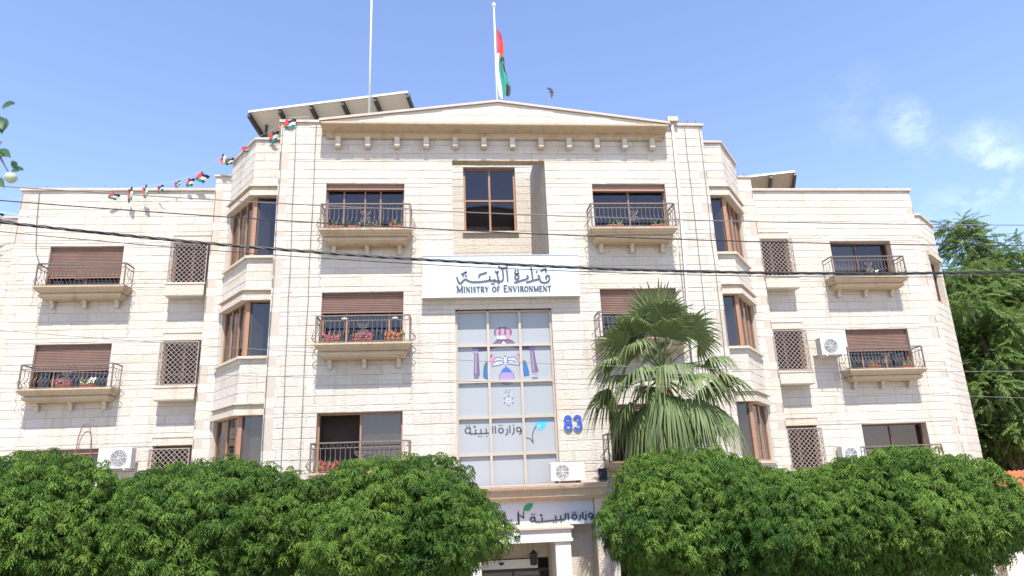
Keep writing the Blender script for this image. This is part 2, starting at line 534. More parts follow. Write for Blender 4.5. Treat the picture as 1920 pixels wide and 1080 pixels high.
# wings
for sgn in (-1, 1):
    xa, xb = (9.15, 15.65)
    hs = []
    for t, s, lt in zip(WTOPS, WSILL, LTOP):
        lb = lt-1.4
        if sgn > 0: hs += [(VX0-xa, VX1-xa, s, t), (LX0-xa, LX1-xa, lb, lt)]
        else: hs += [(xb-VX1, xb-VX0, s, t), (xb-LX1, xb-LX0, lb, lt)]
    stone_wall(xa if sgn > 0 else -xb, 3.6, 1, 0, xb-xa, 0, 14.14, hs)
    # bay: front, chamfer, stub, return
    pts = [(6.43, 1.1), (7.45, 1.1), (8.65, 2.75), (9.15, 2.75), (9.15, 3.6)]
    tops = [14.74, 14.74, 14.27, 14.27]
    BH = [12.87, 9.58, 6.28, 2.95]; BS = [10.93, 7.92, 4.55, 1.2]
    for i in range(4):
        p, q = pts[i], pts[i+1]
        if sgn < 0: p, q = (-q[0], q[1]), (-p[0], p[1])
        L = math.hypot(q[0]-p[0], q[1]-p[1])
        hs = []
        if i == 0: hs = [(-1, L+1, s, h) for s, h in zip(BS, BH)]
        if i == 1: hs = [((-1, L-.16, s, h) if sgn > 0 else (.16, L+1, s, h)) for s, h in zip(BS, BH)]
        stone_wall(p[0], p[1], (q[0]-p[0])/L, (q[1]-p[1])/L, L, 0, tops[i], hs)
# blocks beyond the wings
stone_wall(15.65, 4.6, 1, 0, .95, 0, 13.55)
L = math.hypot(1.5, 1.3)
stone_wall(16.6, 4.6, 1.5/L, 1.3/L, L, 0, 13.55, [(.25, L-.25, z, z+1.75) for z in (10.2,)])
stone_wall(18.1, 5.9, 0, 1, 4.0, 0, 13.55)
stone_wall(-15.65, 4.6, 0, -1, 1.0, 0, 14.14)
stone_wall(15.65, 3.6, 0, 1, 1.0, 0, 14.14)
stone_wall(-19.2, 4.6, 1, 0, 3.55, 0, 13.55, [(1.0, 2.45, z, z+1.7) for z in (10.3, 7.0, 3.7)])

stones.sort(key=lambda s: -s[0])
for sz, vs, fs, ti in stones[:300]:
    k = MB(); k.add(vs, fs, 0, ti); k.obj('stone_block', 'limestone', B)
k = MB()
for sz, vs, fs, ti in stones[300:]: k.add(vs, fs, 0, ti)
k.obj('stone_blocks', 'limestone', B, kind='stuff')
WALL.obj('wall', 'mortar', B)

# floors and roof decks, closing the shell
r = MB()
r.box(-6.40, -1.68, .3, 12, 13.9, 14.2); r.box(1.68, 6.40, .3, 12, 13.9, 14.2)
r.box(-15.6, -6.41, 3.9, 12, 13.6, 13.85); r.box(6.41, 15.6, 3.9, 12, 13.6, 13.85)
for s in (-1, 1):
    r.add([(s*6.41, 1.13, 13.7), (s*7.43, 1.13, 13.7), (s*8.6, 2.78, 13.7), (s*9.12, 2.78, 13.7), (s*9.12, 3.89, 13.7), (s*6.41, 3.89, 13.7)], [(0, 1, 2, 3, 4, 5)])
r.box(-19.1, -15.67, 4.9, 12, 13.0, 13.2); r.box(15.67, 18.0, 6.0, 12, 13.0, 13.2)
r.box(-1.36, 1.36, .30, 3.57, 9.0, 9.2)
r.obj('roof', 'roof_deck', B)
r = MB()
r.box(-15.65, 15.65, 12.0, 12.3, 0, 14.1); r.box(-19.2, -18.9, 4.9, 12, 0, 13.5)
r.box(-1.75, -1.5, 3.9, 7, 9.2, 16.4); r.box(1.5, 1.75, 3.9, 7, 9.2, 16.4); r.box(-1.75, 1.75, 7, 7.25, 9.2, 16.4); r.box(-1.8, 1.8, 3.5, 7.3, 16.4, 16.55)
r.obj('rear_wall', 'render_wall', B)

# copings
def coping(pts, z0, z1, out_, inn, name='coping', mat='coping'):
    """thin slab following an open path (outward = left of travel is inside); mitred at the corners"""
    n = len(pts); ring = []
    for i, (x, y) in enumerate(pts):
        a = Vector(pts[max(i-1, 0)]); b = Vector(pts[i]); c = Vector(pts[min(i+1, n-1)])
        d1 = (b-a).normalized() if i > 0 else (c-b).normalized()
        d2 = (c-b).normalized() if i < n-1 else d1
        n1 = Vector((d1.y, -d1.x)); n2 = Vector((d2.y, -d2.x))
        mv = (n1+n2).normalized(); k = 1/max(.3, mv.dot(n1))
        o = b+mv*k*out_; q = b-mv*k*inn
        ring.append([(o.x, o.y, z0), (o.x, o.y, z1), (q.x, q.y, z1), (q.x, q.y, z0)])
    k = MB(); k.loft(ring)
    return k.obj(name, mat, B)
def mirror(pts): return [(-x, y) for x, y in reversed(pts)]
coping([(5.22, 0), (6.43, 0), (6.43, 1.1)], 14.74, 14.82, .05, .30)
coping(mirror([(5.22, 0), (6.43, 0), (6.43, 1.1)]), 14.74, 14.82, .05, .30)
for side in (lambda p: p, mirror):
    coping(side([(6.49, 1.1), (7.45, 1.1), (8.65, 2.75)]), 14.74, 14.81, .06, .30)
    coping(side([(8.66, 2.75), (9.15, 2.75), (9.15, 3.52)]), 14.27, 14.33, .05, .28)
    coping(side([(9.22, 3.6), (15.65, 3.6), (15.65, 4.6)]), 14.14, 14.23, .06, .30)
coping([(15.72, 4.6), (16.6, 4.6), (18.1, 5.9), (18.1, 9)], 13.55, 13.63, .06, .3)
coping([(-19.2, 4.6), (-15.72, 4.6)], 13.55, 13.63, .06, .3)

# main cornice, pediment and dentils
def rings_box(levels, x0, x1, ybase, name, mat, parent, tint=.5):
    """stacked mitred rings: (z, depth, side overhang)"""
    k = MB()
    k.loft([[(x0-o, ybase-d, z), (x1+o, ybase-d, z), (x1+o, ybase, z), (x0-o, ybase, z)] for z, d, o in levels], tint=tint)
    return k.obj(name, mat, parent)
rings_box([(14.30, .10, 0), (14.34, .13, 0), (14.36, .22, .0), (14.40, .36, 0), (14.43, .47, 0), (14.46, .50, 0), (14.52, .50, 0)], -5.18, 5.18, -.008, 'cornice', 'aged_trim_stone', B)
rings_box([(14.19, .06, 0), (14.22, .10, 0), (14.298, .10, 0)], -5.10, 5.10, -.010, 'cornice_moulding', 'aged_trim_stone', B)
for i in range(12):
    x = -4.73+.86*i
    k = MB()
    k.loft([[(x-.075, -.012-d, z), (x+.075, -.012-d, z), (x+.075, -.012, z), (x-.075, -.012, z)] for z, d in ((13.86, .16), (13.90, .20), (14.10, .21), (14.185, .21))])
    k.obj('cornice_bracket', 'trim_stone', B)
k = MB()
prof = [(-5.18, 14.525), (5.18, 14.525), (0, 15.20)]
k.loft([[(x, -.47, z) for x, z in prof], [(x, -.05, z) for x, z in prof]])
pd = k.obj('pediment', 'limestone', B)
stones2 = []
for row in range(3):
    za, zb = 14.53+row*.225, 14.53+(row+1)*.225
    xm = 5.18*(1-(zb-14.525)/.675); s = -xm
    while s < xm-.05:
        e = min(xm, s+rnd.uniform(.7, 1.15))
        if xm-e < .35: e = xm
        q = MB(); q.box(s+.004, e-.004, -.482, -.465, za+.004, zb-.004, 0, rnd.random()); q.obj('stone_panel', 'limestone', pd)
        s = e
for s in (-1, 1):
    k = MB()
    pr = [(s*5.24, 14.53), (0, 15.21), (0, 15.28), (s*5.24, 14.60)]
    k.loft([[(x, -.53, z) for x, z in pr], [(x, .0, z) for x, z in pr]])
    k.obj('raking_coping', 'coping', B)
# screen beam back edge
k = MB(); k.box(-1.39, 1.39, .006, .30, 13.52, 13.535); k.obj('beam_soffit', 'aged_trim_stone', B)

# ------------------------------------------------------------------ windows
def frame_at(o, u):
    """local (s, depth, z) -> world; depth positive = into the building"""
    ox, oy = o; ux, uy = u
    return lambda s, d, z: (ox+ux*s-uy*d, oy+uy*s+ux*d, z)
def lbox(mb, F, s0, s1, d0, d1, z0, z1, mat=0):
    if s0 > s1: s0, s1 = s1, s0
    v = [F(s0,d0,z0),F(s1,d0,z0),F(s1,d1,z0),F(s0,d1,z0),F(s0,d0,z1),F(s1,d0,z1),F(s1,d1,z1),F(s0,d1,z1)]
    mb.add(v, [(0,3,2,1),(4,5,6,7),(0,1,5,4),(1,2,6,5),(2,3,7,6),(3,0,4,7)], mat)
def window(F, s0, s1, z0, z1, mull=(), trans=(), inset=.2, shutter=None, house=0, blinds=(), fmat='wood', fw=.05, reveal=True, label=None, room=.9, open_pane=None, jambs=(1, 1), gmat='glass'):
    k = MB()
    d0, d1 = inset, inset+.06
    if jambs[0]: lbox(k, F, s0+.002, s0+fw, d0, d1, z0, z1)
    if jambs[1]: lbox(k, F, s1-fw, s1-.002, d0, d1, z0, z1)
    a, b = s0+(fw if jambs[0] else .002), s1-(fw if jambs[1] else .002)
    lbox(k, F, a, b, d0, d1, z1-fw, z1-.002); lbox(k, F, a, b, d0, d1, z0+.002, z0+fw)
    ms = [a]+[s0+(s1-s0)*m for m in mull]+[b]
    for m in ms[1:-1]: lbox(k, F, m-fw*.45, m+fw*.45, d0-.004, d1-.004, z0+fw, z1-fw)
    ts = [z0+fw]+[z0+(z1-z0)*t for t in trans]+[z1-fw]
    for t in ts[1:-1]:
        for p, q in zip(ms, ms[1:]): lbox(k, F, p+(fw*.45 if p != a else 0), q-(fw*.45 if q != b else 0), d0, d1, t-fw*.42, t+fw*.42)
    wdw = k.obj('window', fmat, B)
    if label: wdw['label'] = label
    if reveal:
        k = MB()
        lbox(k, F, s0-.05, s0+.0015, .012, inset+.08, z0-.02, z1+.02); lbox(k, F, s1-.0015, s1+.05, .012, inset+.08, z0-.02, z1+.02)
        lbox(k, F, s0+.0015, s1-.0015, .012, inset+.08, z1-.0015, z1+.05); lbox(k, F, s0+.0015, s1-.0015, .012, inset+.08, z0-.05, z0+.0015)
        k.obj('reveal', 'trim_stone', wdw)
    for i, (p, q) in enumerate(zip(ms, ms[1:])):
        for za, zb in zip(ts, ts[1:]):
            if open_pane is not None and i == open_pane: continue
            k = MB()
            v = [F(p+.01, d0+.03, za), F(q-.01, d0+.03, za), F(q-.01, d0+.03, zb), F(p+.01, d0+.03, zb)]
            k.add(v, [(0, 1, 2, 3)]); k.obj('pane', gmat, wdw)
        if i in blinds:
            k = MB()
            lo = z0+.05 if blinds[i] == 0 else z1-(z1-z0)*blinds[i]
            n = 12
            for j in range(n):
                sa, sb = p+(q-p)*j/n, p+(q-p)*(j+1)/n
                dd = .012*math.sin(j*1.7)
                v = [F(sa, d0+.13+dd, lo+.012*math.sin(j*.9)), F(sb, d0+.13+.012*math.sin((j+1)*1.7), lo+.012*math.sin((j+1)*.9)), F(sb, d0+.13+.012*math.sin((j+1)*1.7), z1), F(sa, d0+.13+dd, z1)]
                k.add(v, [(0, 1, 2, 3)])
            k.obj('blind', 'blind', wdw, smooth=True)
    # dim room behind the glass
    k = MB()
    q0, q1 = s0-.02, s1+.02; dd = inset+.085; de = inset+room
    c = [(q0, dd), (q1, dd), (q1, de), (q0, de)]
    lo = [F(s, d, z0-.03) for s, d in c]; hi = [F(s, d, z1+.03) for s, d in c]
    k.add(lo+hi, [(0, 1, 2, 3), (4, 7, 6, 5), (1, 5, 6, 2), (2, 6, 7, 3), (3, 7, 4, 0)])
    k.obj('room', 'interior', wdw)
    if house:
        k = MB(); lbox(k, F, s0+.01, s1-.01, inset-.12, inset-.01, z1-house, z1-.003); lbox(k, F, s0+.01, s1-.01, inset-.14, inset-.121, z1-house, z1-house+.035, 1)
        k.obj('shutter_box', ['shutter', 'wood'], wdw)
    if shutter:
        k = MB(); z = z1-.004; pitch = .052
        while z > z1-shutter:
            zb = max(z-pitch, z1-shutter)
            v = [F(s0+.012, inset-.075, z), F(s1-.012, inset-.075, z), F(s1-.012, inset-.098, (z+zb)/2+.006), F(s0+.012, inset-.098, (z+zb)/2+.006), F(s1-.012, inset-.09, zb+.008), F(s0+.012, inset-.09, zb+.008), F(s1-.012, inset-.075, zb), F(s0+.012, inset-.075, zb)]
            k.add(v, [(0, 1, 2, 3), (3, 2, 4, 5), (5, 4, 6, 7)]); z = zb
        lbox(k, F, s0+.012, s1-.012, inset-.11, inset-.07, z1-shutter-.045, z1-shutter-.001)
        k.obj('shutter', 'shutter', wdw)
        k = MB(); lbox(k, F, s0+.0025, s0+.012, inset-.12, inset-.01, z0, z1-.004); lbox(k, F, s1-.012, s1-.0025, inset-.12, inset-.01, z0, z1-.004); k.obj('shutter_rail', 'shutter', wdw)
    return wdw
F0 = frame_at((0, 0), (1, 0)); F36 = frame_at((0, 3.6), (1, 0))
# central windows, top storey downwards
window(F0, -WX1, -WX0, SILL[0], TOPS[0], (.22, .49, .69), house=.17, fmat='shutter')
window(F0, WX0, WX1, SILL[0], TOPS[0], (.5,), house=.21, fmat='shutter')
window(F0, -WX1, -WX0, SILL[1], TOPS[1], (.30, .82), shutter=.53)
window(F0, WX0, WX1, SILL[1], TOPS[1], (.5,), shutter=.68)
window(F0, -WX1, -WX0, SILL[2], TOPS[2], (.5,), blinds={1: 0}, open_pane=0)
window(F0, WX0, WX1, SILL[2], TOPS[2], (.5,), house=.17)
for s in (-1, 1):
    window(F0, min(s*WX0, s*WX1), max(s*WX0, s*WX1), SILL[3], TOPS[3], (.5,), house=.17)
# wing windows
window(F36, -VX1, -VX0, WSILL[0], WTOPS[0], (.5,), shutter=1.02)
window(F36, VX0, VX1, WSILL[0], WTOPS[0], (.47,), blinds={0: .98}, fmat='dark_wood', inset=.28)
window(F36, -VX1, -VX0, WSILL[1], WTOPS[1], (.25, .62), shutter=.80)
window(F36, VX0, VX1, WSILL[1], WTOPS[1], (.25, .62), shutter=.72)
window(F36, -VX1, -VX0, WSILL[2], WTOPS[2], (.5,), house=.15)
window(F36, VX0, VX1, WSILL[2], WTOPS[2], (.5,), blinds={0: .62}, fmat='dark_wood', inset=.28)
for s in (-1, 1):
    window(F36, min(s*VX0, s*VX1), max(s*VX0, s*VX1), WSILL[3], WTOPS[3], (.5,), house=.15)
# stair tower window
window(F36, TWX0, TWX1, TWZ0, TWZ1, (.5,), (.5,), inset=.16, fw=.075)
k = MB(); k.box(TWX0-.05, TWX1+.05, 3.50, 3.59, TWZ0-.06, TWZ0-.004); k.obj('window_sill', 'trim_stone', B)
# side block windows
Fr = frame_at((16.6, 4.6), (1.5/L, 1.3/L)); Fl = frame_at((-19.2, 4.6), (1, 0))
for z in (10.2,): window(Fr, .25, L-.25, z, z+1.75, (.5,), fmat='dark_wood')
for z in (10.3, 7.0, 3.7): window(Fl, 1.0, 2.45, z, z+1.7, (.5,), blinds={0: 0, 1: 0})
for z in (10.2,):
    k = MB(); lbox(k, Fr, .12, L-.12, -.10, -.008, z+1.78, z+1.98); k.obj('window_hood', 'trim_stone', B)
k = MB(); lbox(k, Fl, .9, 2.55, -.10, -.008, 12.06, 12.12); k.obj('window_hood', 'trim_stone', B)

# bay windows: front light, corner post, chamfer lights, hood and sill following the plan
for sgn in (-1, 1):
    CL = math.hypot(1.2, 1.65)
    for i, (zs, zh) in enumerate(zip(BS, BH)):
        if sgn > 0:
            Ff = frame_at((6.43, 1.1), (1, 0)); Fc = frame_at((7.45, 1.1), (1.2/CL, 1.65/CL))
            fa, fb, ca, cb = .02, 1.02, 0, CL-.16
            side = lambda p: p
        else:
            Ff = frame_at((-7.45, 1.1), (1, 0)); Fc = frame_at((-8.65, 2.75), (1.2/CL, -1.65/CL))
            fa, fb, ca, cb = 0, 1.0, .16, CL
            side = mirror
        jf = (1, 0) if sgn > 0 else (0, 1)
        window(Ff, fa, fb, zs, zh, (), inset=.10, reveal=False, fw=.04, room=.7, jambs=jf, blinds=({0: 0} if (sgn < 0 and i == 2) else ()))
        jc = (0, 1) if sgn > 0 else (1, 0)
        w_ = window(Fc, ca, cb, zs, zh, ((.34, .66) if i != 2 else (.5,)), inset=.10, reveal=False, fw=.05, room=.5, jambs=jc,
                    blinds=({2: 0} if sgn > 0 else {0: 0}))
        k = MB()
        cx_, cy_ = sgn*7.40, 1.20
        k.add([(cx_-sgn*.10, cy_-.02, zs), (cx_+sgn*.0, cy_-.02, zs), (cx_+sgn*.085, cy_+.10, zs), (cx_-sgn*.02, cy_+.13, zs),
               (cx_-sgn*.10, cy_-.02, zh), (cx_+sgn*.0, cy_-.02, zh), (cx_+sgn*.085, cy_+.10, zh), (cx_-sgn*.02, cy_+.13, zh)],
              [(0, 1, 2, 3), (4, 5, 6, 7), (0, 1, 5, 4), (1, 2, 6, 5), (2, 3, 7, 6), (3, 0, 4, 7)])
        k.obj('corner_post', 'wood', w_)
        path = side([(6.45, 1.1), (7.45, 1.1), (8.62, 2.709)])
        coping(path, zh-.02, zh+.14, .10, .24, 'window_hood', 'trim_stone')
        coping(path, zh+.142, zh+.27, .02, .013, 'window_hood', 'trim_stone')
        coping(path, zh+.272, zh+.32, .13, .013, 'window_hood', 'trim_stone')
        coping(path, zs-.075, zs-.002, .09, .24, 'window_sill', 'trim_stone')

# ------------------------------------------------------------------ lattice windows of the wings
def lattice(sgn, zt, bottom_box=True):
    xa, xb = sorted((sgn*LX0, sgn*LX1)); zb = zt-1.4
    wd = window(F36, xa, xb, zb, zt, (.5,), inset=.22, fmat='dark_wood', room=.6, gmat='dull_glass')
    ca, cb = sorted((sgn*9.40, sgn*10.56)); cz0, cz1 = zb-.10, zt-.12
    k = MB(); yf = 3.22
    step = .155
    wv, hv = cb-ca, cz1-cz0
    def clip(x0, z0, x1, z1): return (x0, z0, x1, z1)
    n = int((wv+hv)/step)+1
    for i in range(1, n):
        c = i*step
        # rising diagonals: x - ca + z - cz0 = c
        x0 = ca+max(0, c-hv); z0 = cz0+min(hv, c); x1 = ca+min(wv, c); z1 = cz0+max(0, c-wv)
        k.bar((x0, yf, z0), (x1, yf, z1), .016, .010)
        x0 = cb-max(0, c-hv); x1 = cb-min(wv, c)
        k.bar((x0, yf+.011, z0), (x1, yf+.011, z1), .016, .010)
    for (p, q) in (((ca, cz0), (cb, cz0)), ((ca, cz1), (cb, cz1)), ((ca, cz0), (ca, cz1)), ((cb, cz0), (cb, cz1))):
        k.bar((p[0], yf, p[1]), (q[0], yf, q[1]), .028, .026)
    # sides of the cage: uprights with curls back to the wall
    for x in (ca, cb):
        for z in (cz0, cz1): k.bar((x, yf+.014, z), (x, 3.585, z), .024, .024)
        for t in (.35, .68):
            y = yf+.36*t; pts = [(x, y+.035*math.sin(j*.9), cz0+(cz1-cz0)*j/16) for j in range(17)]
            k.tube(pts, .009, 5)
        for j in range(5):
            cz = cz0+(cz1-cz0)*(j+.5)/5
            k.tube([(x, yf+.18+.11*math.cos(a), cz+.11*math.sin(a)) for a in [i*math.pi/5 for i in range(11)]], .007, 4)
    k.obj('grille', 'grille_iron', wd)
    # spandrel box and sill
    k = MB(); k.box(ca-.05, cb+.05, 3.14, 3.592, zb-.165, zb-.105); k.obj('window_sill', 'trim_stone', B)
    k = MB(); k.loft([[(ca-.02-o, 3.16-e, z), (cb+.02+o, 3.16-e, z), (cb+.02+o, 3.591, z), (ca-.02-o, 3.591, z)] for z, o, e in ((zb-.56, -.01, -.02), (zb-.52, 0, 0), (zb-.168, 0, 0))])
    k.obj('spandrel_box', 'trim_stone', B)
    k = MB(); k.box(xa-.04, xb+.06, 3.555, 3.592, zt+.24, zt+.28); k.box(xa-.02, xb+.02, 3.574, 3.592, zt+.01, zt+.238); k.obj('window_lintel', 'trim_stone', B)
    return ca, cb, zb
for zt in LTOP:
    for s in (-1, 1): lattice(s, zt)

# ------------------------------------------------------------------ balconies
_c = {}
def shared(name, key, maker, mats, parent, loc, smooth=False):
    """one mesh per kind of piece, used again at every place it stands"""
    if key not in _c:
        o = maker().obj(name, mats, parent, smooth); _c[key] = o
    else:
        o = _c[key].copy(); COL.objects.link(o); o.name = name; o.parent = parent
    o.location = loc
    return o
def baluster_mesh():
    k = MB(); pts = []
    for i in range(13):
        t = i/12; z = .05+.53*t
        bul = .15*math.exp(-((t-.24)/.17)**2) - .012*math.exp(-((t-.62)/.15)**2)
        pts.append((0, -bul, z))
    k.tube(pts, .0085, 6); return k
def side_bar_mesh(sg):
    def mk():
        k = MB(); pts = []
        for i in range(13):
            t = i/12; z = .05+.53*t
            pts.append((sg*(.15*math.exp(-((t-.24)/.18)**2)-.012*math.exp(-((t-.62)/.15)**2)), 0, z))
        k.tube(pts, .0085, 6); return k
    return mk
def spiral(cx, cz, r0, turns, a0, sg, y, n=22):
    return [(cx+sg*r0*(1-.75*i/n)*math.cos(a0+turns*2*math.pi*i/n), y, cz+r0*(1-.75*i/n)*math.sin(a0+turns*2*math.pi*i/n)) for i in range(n+1)]
def scroll_mesh():
    k = MB()
    for sg in (-1, 1):
        k.tube(spiral(sg*.075, .44, .075, 1.3, 0, sg, 0), .008, 5)
        k.tube(spiral(sg*.075, .27, .085, 1.4, math.pi, sg, -.03), .008, 5)
        k.tube([(sg*.15, 0, .58), (sg*.13, 0, .50), (sg*.02, -.01, .35), (sg*.13, -.05, .18), (sg*.15, -.02, .05)], .008, 5)
    k.tube([(0, 0, .58), (0, -.01, .35), (0, -.05, .18), (0, 0, .05)], .007, 5)
    return k
def frieze_mesh(W):
    def mk():
        k = MB(); n = int(W/.17)
        for i in range(n):
            x = (i+.5)*W/n
            k.tube([(x+.062*math.cos(a), 0, .665+.062*math.sin(a)) for a in [j*math.pi/5 for j in range(11)]], .006, 4)
        return k
    return mk
def curl_mesh(sg):
    def mk():
        k = MB()
        k.tube([(sg*(.02+.09*math.sin(math.pi*i/10)), 0, .02+.36*i/10) for i in range(11)], .008, 5)
        k.tube(spiral(sg*.06, -.10, .075, 1.1, 1.2, sg, .0), .008, 5)
        k.tube([(sg*(.01+.07*math.sin(math.pi*i/8)), .0, -.18-.26*i/8) for i in range(9)], .007, 5)
        k.tube([(sg*(.01+.06*math.sin(math.pi*i/8)), .0, -.46-.22*i/8) for i in range(9)], .006, 5)
        return k
    return mk
def balcony(x0, x1, yw, zt, depth=.62):
    k = MB()
    lv = [(zt, depth, 0), (zt-.05, depth, 0), (zt-.075, depth-.02, -.02), (zt-.12, depth-.045, -.045), (zt-.17, depth-.10, -.10), (zt-.20, depth-.12, -.12), (zt-.205, depth-.17, -.16),
          (zt-.235, depth-.17, -.16), (zt-.24, depth-.13, -.12), (zt-.30, depth-.14, -.13), (zt-.35, depth-.19, -.17), (zt-.385, depth-.26, -.22)]
    k.loft([[(x0-o, yw-d, z-zt), (x1+o, yw-d, z-zt), (x1+o, yw-.009, z-zt), (x0-o, yw-.009, z-zt)] for z, d, o in lv])
    b = k.obj('balcony', 'aged_trim_stone', B); b.location = (0, 0, zt)
    W = x1-x0
    for fx in (.14, .5, .86):
        x = x0+W*fx
        k = MB(); k.loft([[(-.055, -d, z), (.055, -d, z), (.055, -.01, z), (-.055, -.01, z)] for z, d in ((-.62, .07), (-.60, .12), (-.52, .15), (-.47, .14), (-.386, .22))])
        o = k.obj('bracket', 'trim_stone', b); o.location = (x, yw, 0)
    # rails
    k = MB(); yf = yw-depth+.05; xa, xb = x0+.04, x1-.04
    for z, t in ((.735, .034), (.60, .018), (.035, .018)):
        k.box(xa, xb, yf-t*.6, yf+t*.6, z-t/2, z+t/2)
        for x in (xa, xb): k.box(x-t*.6, x+t*.6, yf+t*.6+.001, yw-.004, z-t/2, z+t/2)
    for x in (xa, xb):
        k.box(x-.018, x+.018, yf-.018, yf+.018, .001, .717)
    k.obj('rail', 'iron', b)
    shared('frieze', ('fr', round(W, 2)), frieze_mesh(xb-xa), 'iron', b, (xa, yf, 0))
    n = int((xb-xa)/.118); mid = (xa+xb)/2
    for i in range(1, n):
        x = xa+(xb-xa)*i/n
        if abs(x-mid) < .17: continue
        shared('baluster', 'bal', baluster_mesh, 'iron', b, (x, yf, 0))
    shared('scroll_panel', 'scroll', scroll_mesh, 'iron', b, (mid, yf, 0))
    for sg, x in ((-1, xa), (1, xb)):
        for t in (.35, .7):
            shared('baluster', ('sb', sg), side_bar_mesh(sg), 'iron', b, (x, yf+(depth-.05)*t, 0))
        shared('scroll', ('curl', sg), curl_mesh(sg), 'iron', b, (x, yf+.10, 0))
    return b
for zt in SILL[:3]:
    for s in (-1, 1):
        xa, xb = sorted((s*2.55, s*5.10)); balcony(xa, xb, 0, zt)
for zt in WSILL[:3]:
    for s in (-1, 1):
        xa, xb = sorted((s*11.76, s*14.50)); balcony(xa, xb, 3.6, zt)

# ------------------------------------------------------------------ curtain wall with printed film
k = MB()
GX = [-1.34, -.45, .45, 1.34]; GZ = [8.90, 7.91, 6.90, 5.92, 4.94, 4.00]
mw = .035
for i, x in enumerate(GX): k.box(x-mw, x+mw, .12+.002*(i % 2), .23, GZ[-1], GZ[0])
for z in GZ:
    for a, b in zip(GX, GX[1:]): k.box(a+mw, b-mw, .13, .22, z-mw, z+mw)
cw = k.obj('window', 'alu_beige', B); cw['label'] = 'tall glazed panel of fifteen white film panes with a printed emblem and Arabic lettering'
for za, zb in zip(GZ[1:], GZ):
    for a, b in zip(GX, GX[1:]):
        k = MB(); k.box(a+mw, b-mw, .200, .210, za+mw, zb-mw); k.obj('pane', 'film_glass', cw)
k = MB(); k.box(-1.36, 1.36, .0, .24, 8.92, 8.96); k.box(-1.42, -1.376, .0, .24, 4.0, 8.9); k.box(1.376, 1.42, .0, .24, 4.0, 8.9); k.obj('reveal', 'pink_stone', cw)
YP = .199
def E(x, y): return ((x-598)*.00165, 7.91-(y-423)*.00163)
def epoly(mb, pts, mat, y=YP, d=.002): mb.poly([E(*p) for p in pts], y, d, mat)
k = MB()
EM = ['emblem_purple', 'emblem_pink', 'emblem_lilac', 'emblem_blue', 'emblem_teal', 'emblem_grey', 'emblem_pale', 'flag_white']
# crown
epoly(k, [(450, 245), (430, 190), (450, 150), (500, 120), (540, 108), (578, 100), (625, 108), (670, 122), (715, 150), (735, 190), (712, 245), (580, 232)], 1)
for a, b in ((425, 465), (505, 550), (600, 645), (695, 735)): epoly(k, [(a, 200), (a+12, 135), (b-8, 135), (b, 200), (b-10, 240), (a+14, 240)], 0, YP-.003)
epoly(k, [(470, 250), (700, 250), (690, 310), (480, 310)], 6); epoly(k, [(620, 250), (700, 250), (690, 300), (630, 305)], 1, YP-.003)
for x in (525, 625): k.disc(*E(x, 118), .045, .035, YP-.003, .002, 0)
k.disc(*E(578, 70), .02, .03, YP, .002, 6)
# mantle roof and drapes
epoly(k, [(585, 325), (480, 325), (395, 400), (330, 430), (60, 432), (60, 520), (200, 520), (310, 500), (420, 465), (585, 430), (790, 465), (870, 490), (1010, 505), (1130, 512), (1120, 432), (860, 428), (780, 395), (715, 325)], 0)
epoly(k, [(560, 390), (590, 350), (625, 390)], 7, YP-.003)
k.disc(*E(105, 510), .09, .075, YP-.003, .002, 2); k.disc(*E(1080, 480), .09, .06, YP-.003, .002, 2)
epoly(k, [(88, 540), (150, 540), (160, 780), (165, 940), (70, 940), (80, 760)], 0); epoly(k, [(105, 560), (125, 560), (115, 900), (90, 900)], 2, YP-.003)
epoly(k, [(70, 945), (155, 945), (150, 985), (75, 985)], 0); epoly(k, [(95, 1045), (160, 1040), (150, 1075), (95, 1080)], 5)
epoly(k, [(1038, 515), (1100, 515), (1130, 740), (1160, 890), (1058, 905), (1050, 760)], 0); epoly(k, [(1055, 530), (1075, 530), (1100, 880), (1075, 885)], 2, YP-.003)
epoly(k, [(1065, 910), (1155, 905), (1145, 940), (1080, 945)], 2); epoly(k, [(1040, 985), (1150, 980), (1140, 1030), (1060, 1020)], 5)
for a in ([(395, 400), (480, 330), (575, 330)], [(600, 330), (715, 330), (790, 400)], [(450, 245), (432, 190), (452, 150), (500, 120), (578, 102), (660, 120), (712, 150), (733, 190), (712, 245)], [(470, 312), (580, 318), (695, 312)],
          [(90, 545), (82, 760), (72, 935)], [(150, 545), (160, 780), (165, 935)], [(1040, 520), (1052, 760), (1060, 900)], [(1100, 520), (1130, 740), (1160, 885)]):
    k.stroke([E(*p) for p in a], .020, YP-.006, .002, 0)
k.stroke([E(622+125*math.cos(i*math.pi/10), 975+125*math.sin(i*math.pi/10)) for i in range(21)], .014, YP-.0065, .002, 0)
# flags
epoly(k, [(345, 620), (385, 565), (430, 590), (430, 650), (360, 770), (345, 690)], 1); epoly(k, [(345, 610), (385, 565), (398, 580), (360, 640)], 0, YP-.003)
epoly(k, [(780, 600), (815, 565), (860, 600), (860, 690), (800, 640)], 1); epoly(k, [(815, 565), (850, 580), (856, 640), (830, 590)], 0, YP-.003)
epoly(k, [(240, 770), (275, 700), (330, 690), (330, 1000), (270, 1000), (225, 960), (225, 880)], 4); epoly(k, [(285, 800), (330, 790), (330, 980), (290, 990), (275, 900)], 3, YP-.003)
epoly(k, [(905, 680), (960, 700), (975, 760), (1005, 880), (1005, 960), (920, 965), (905, 900)], 4); epoly(k, [(910, 800), (945, 780), (965, 880), (955, 945), (915, 950)], 3, YP-.003)
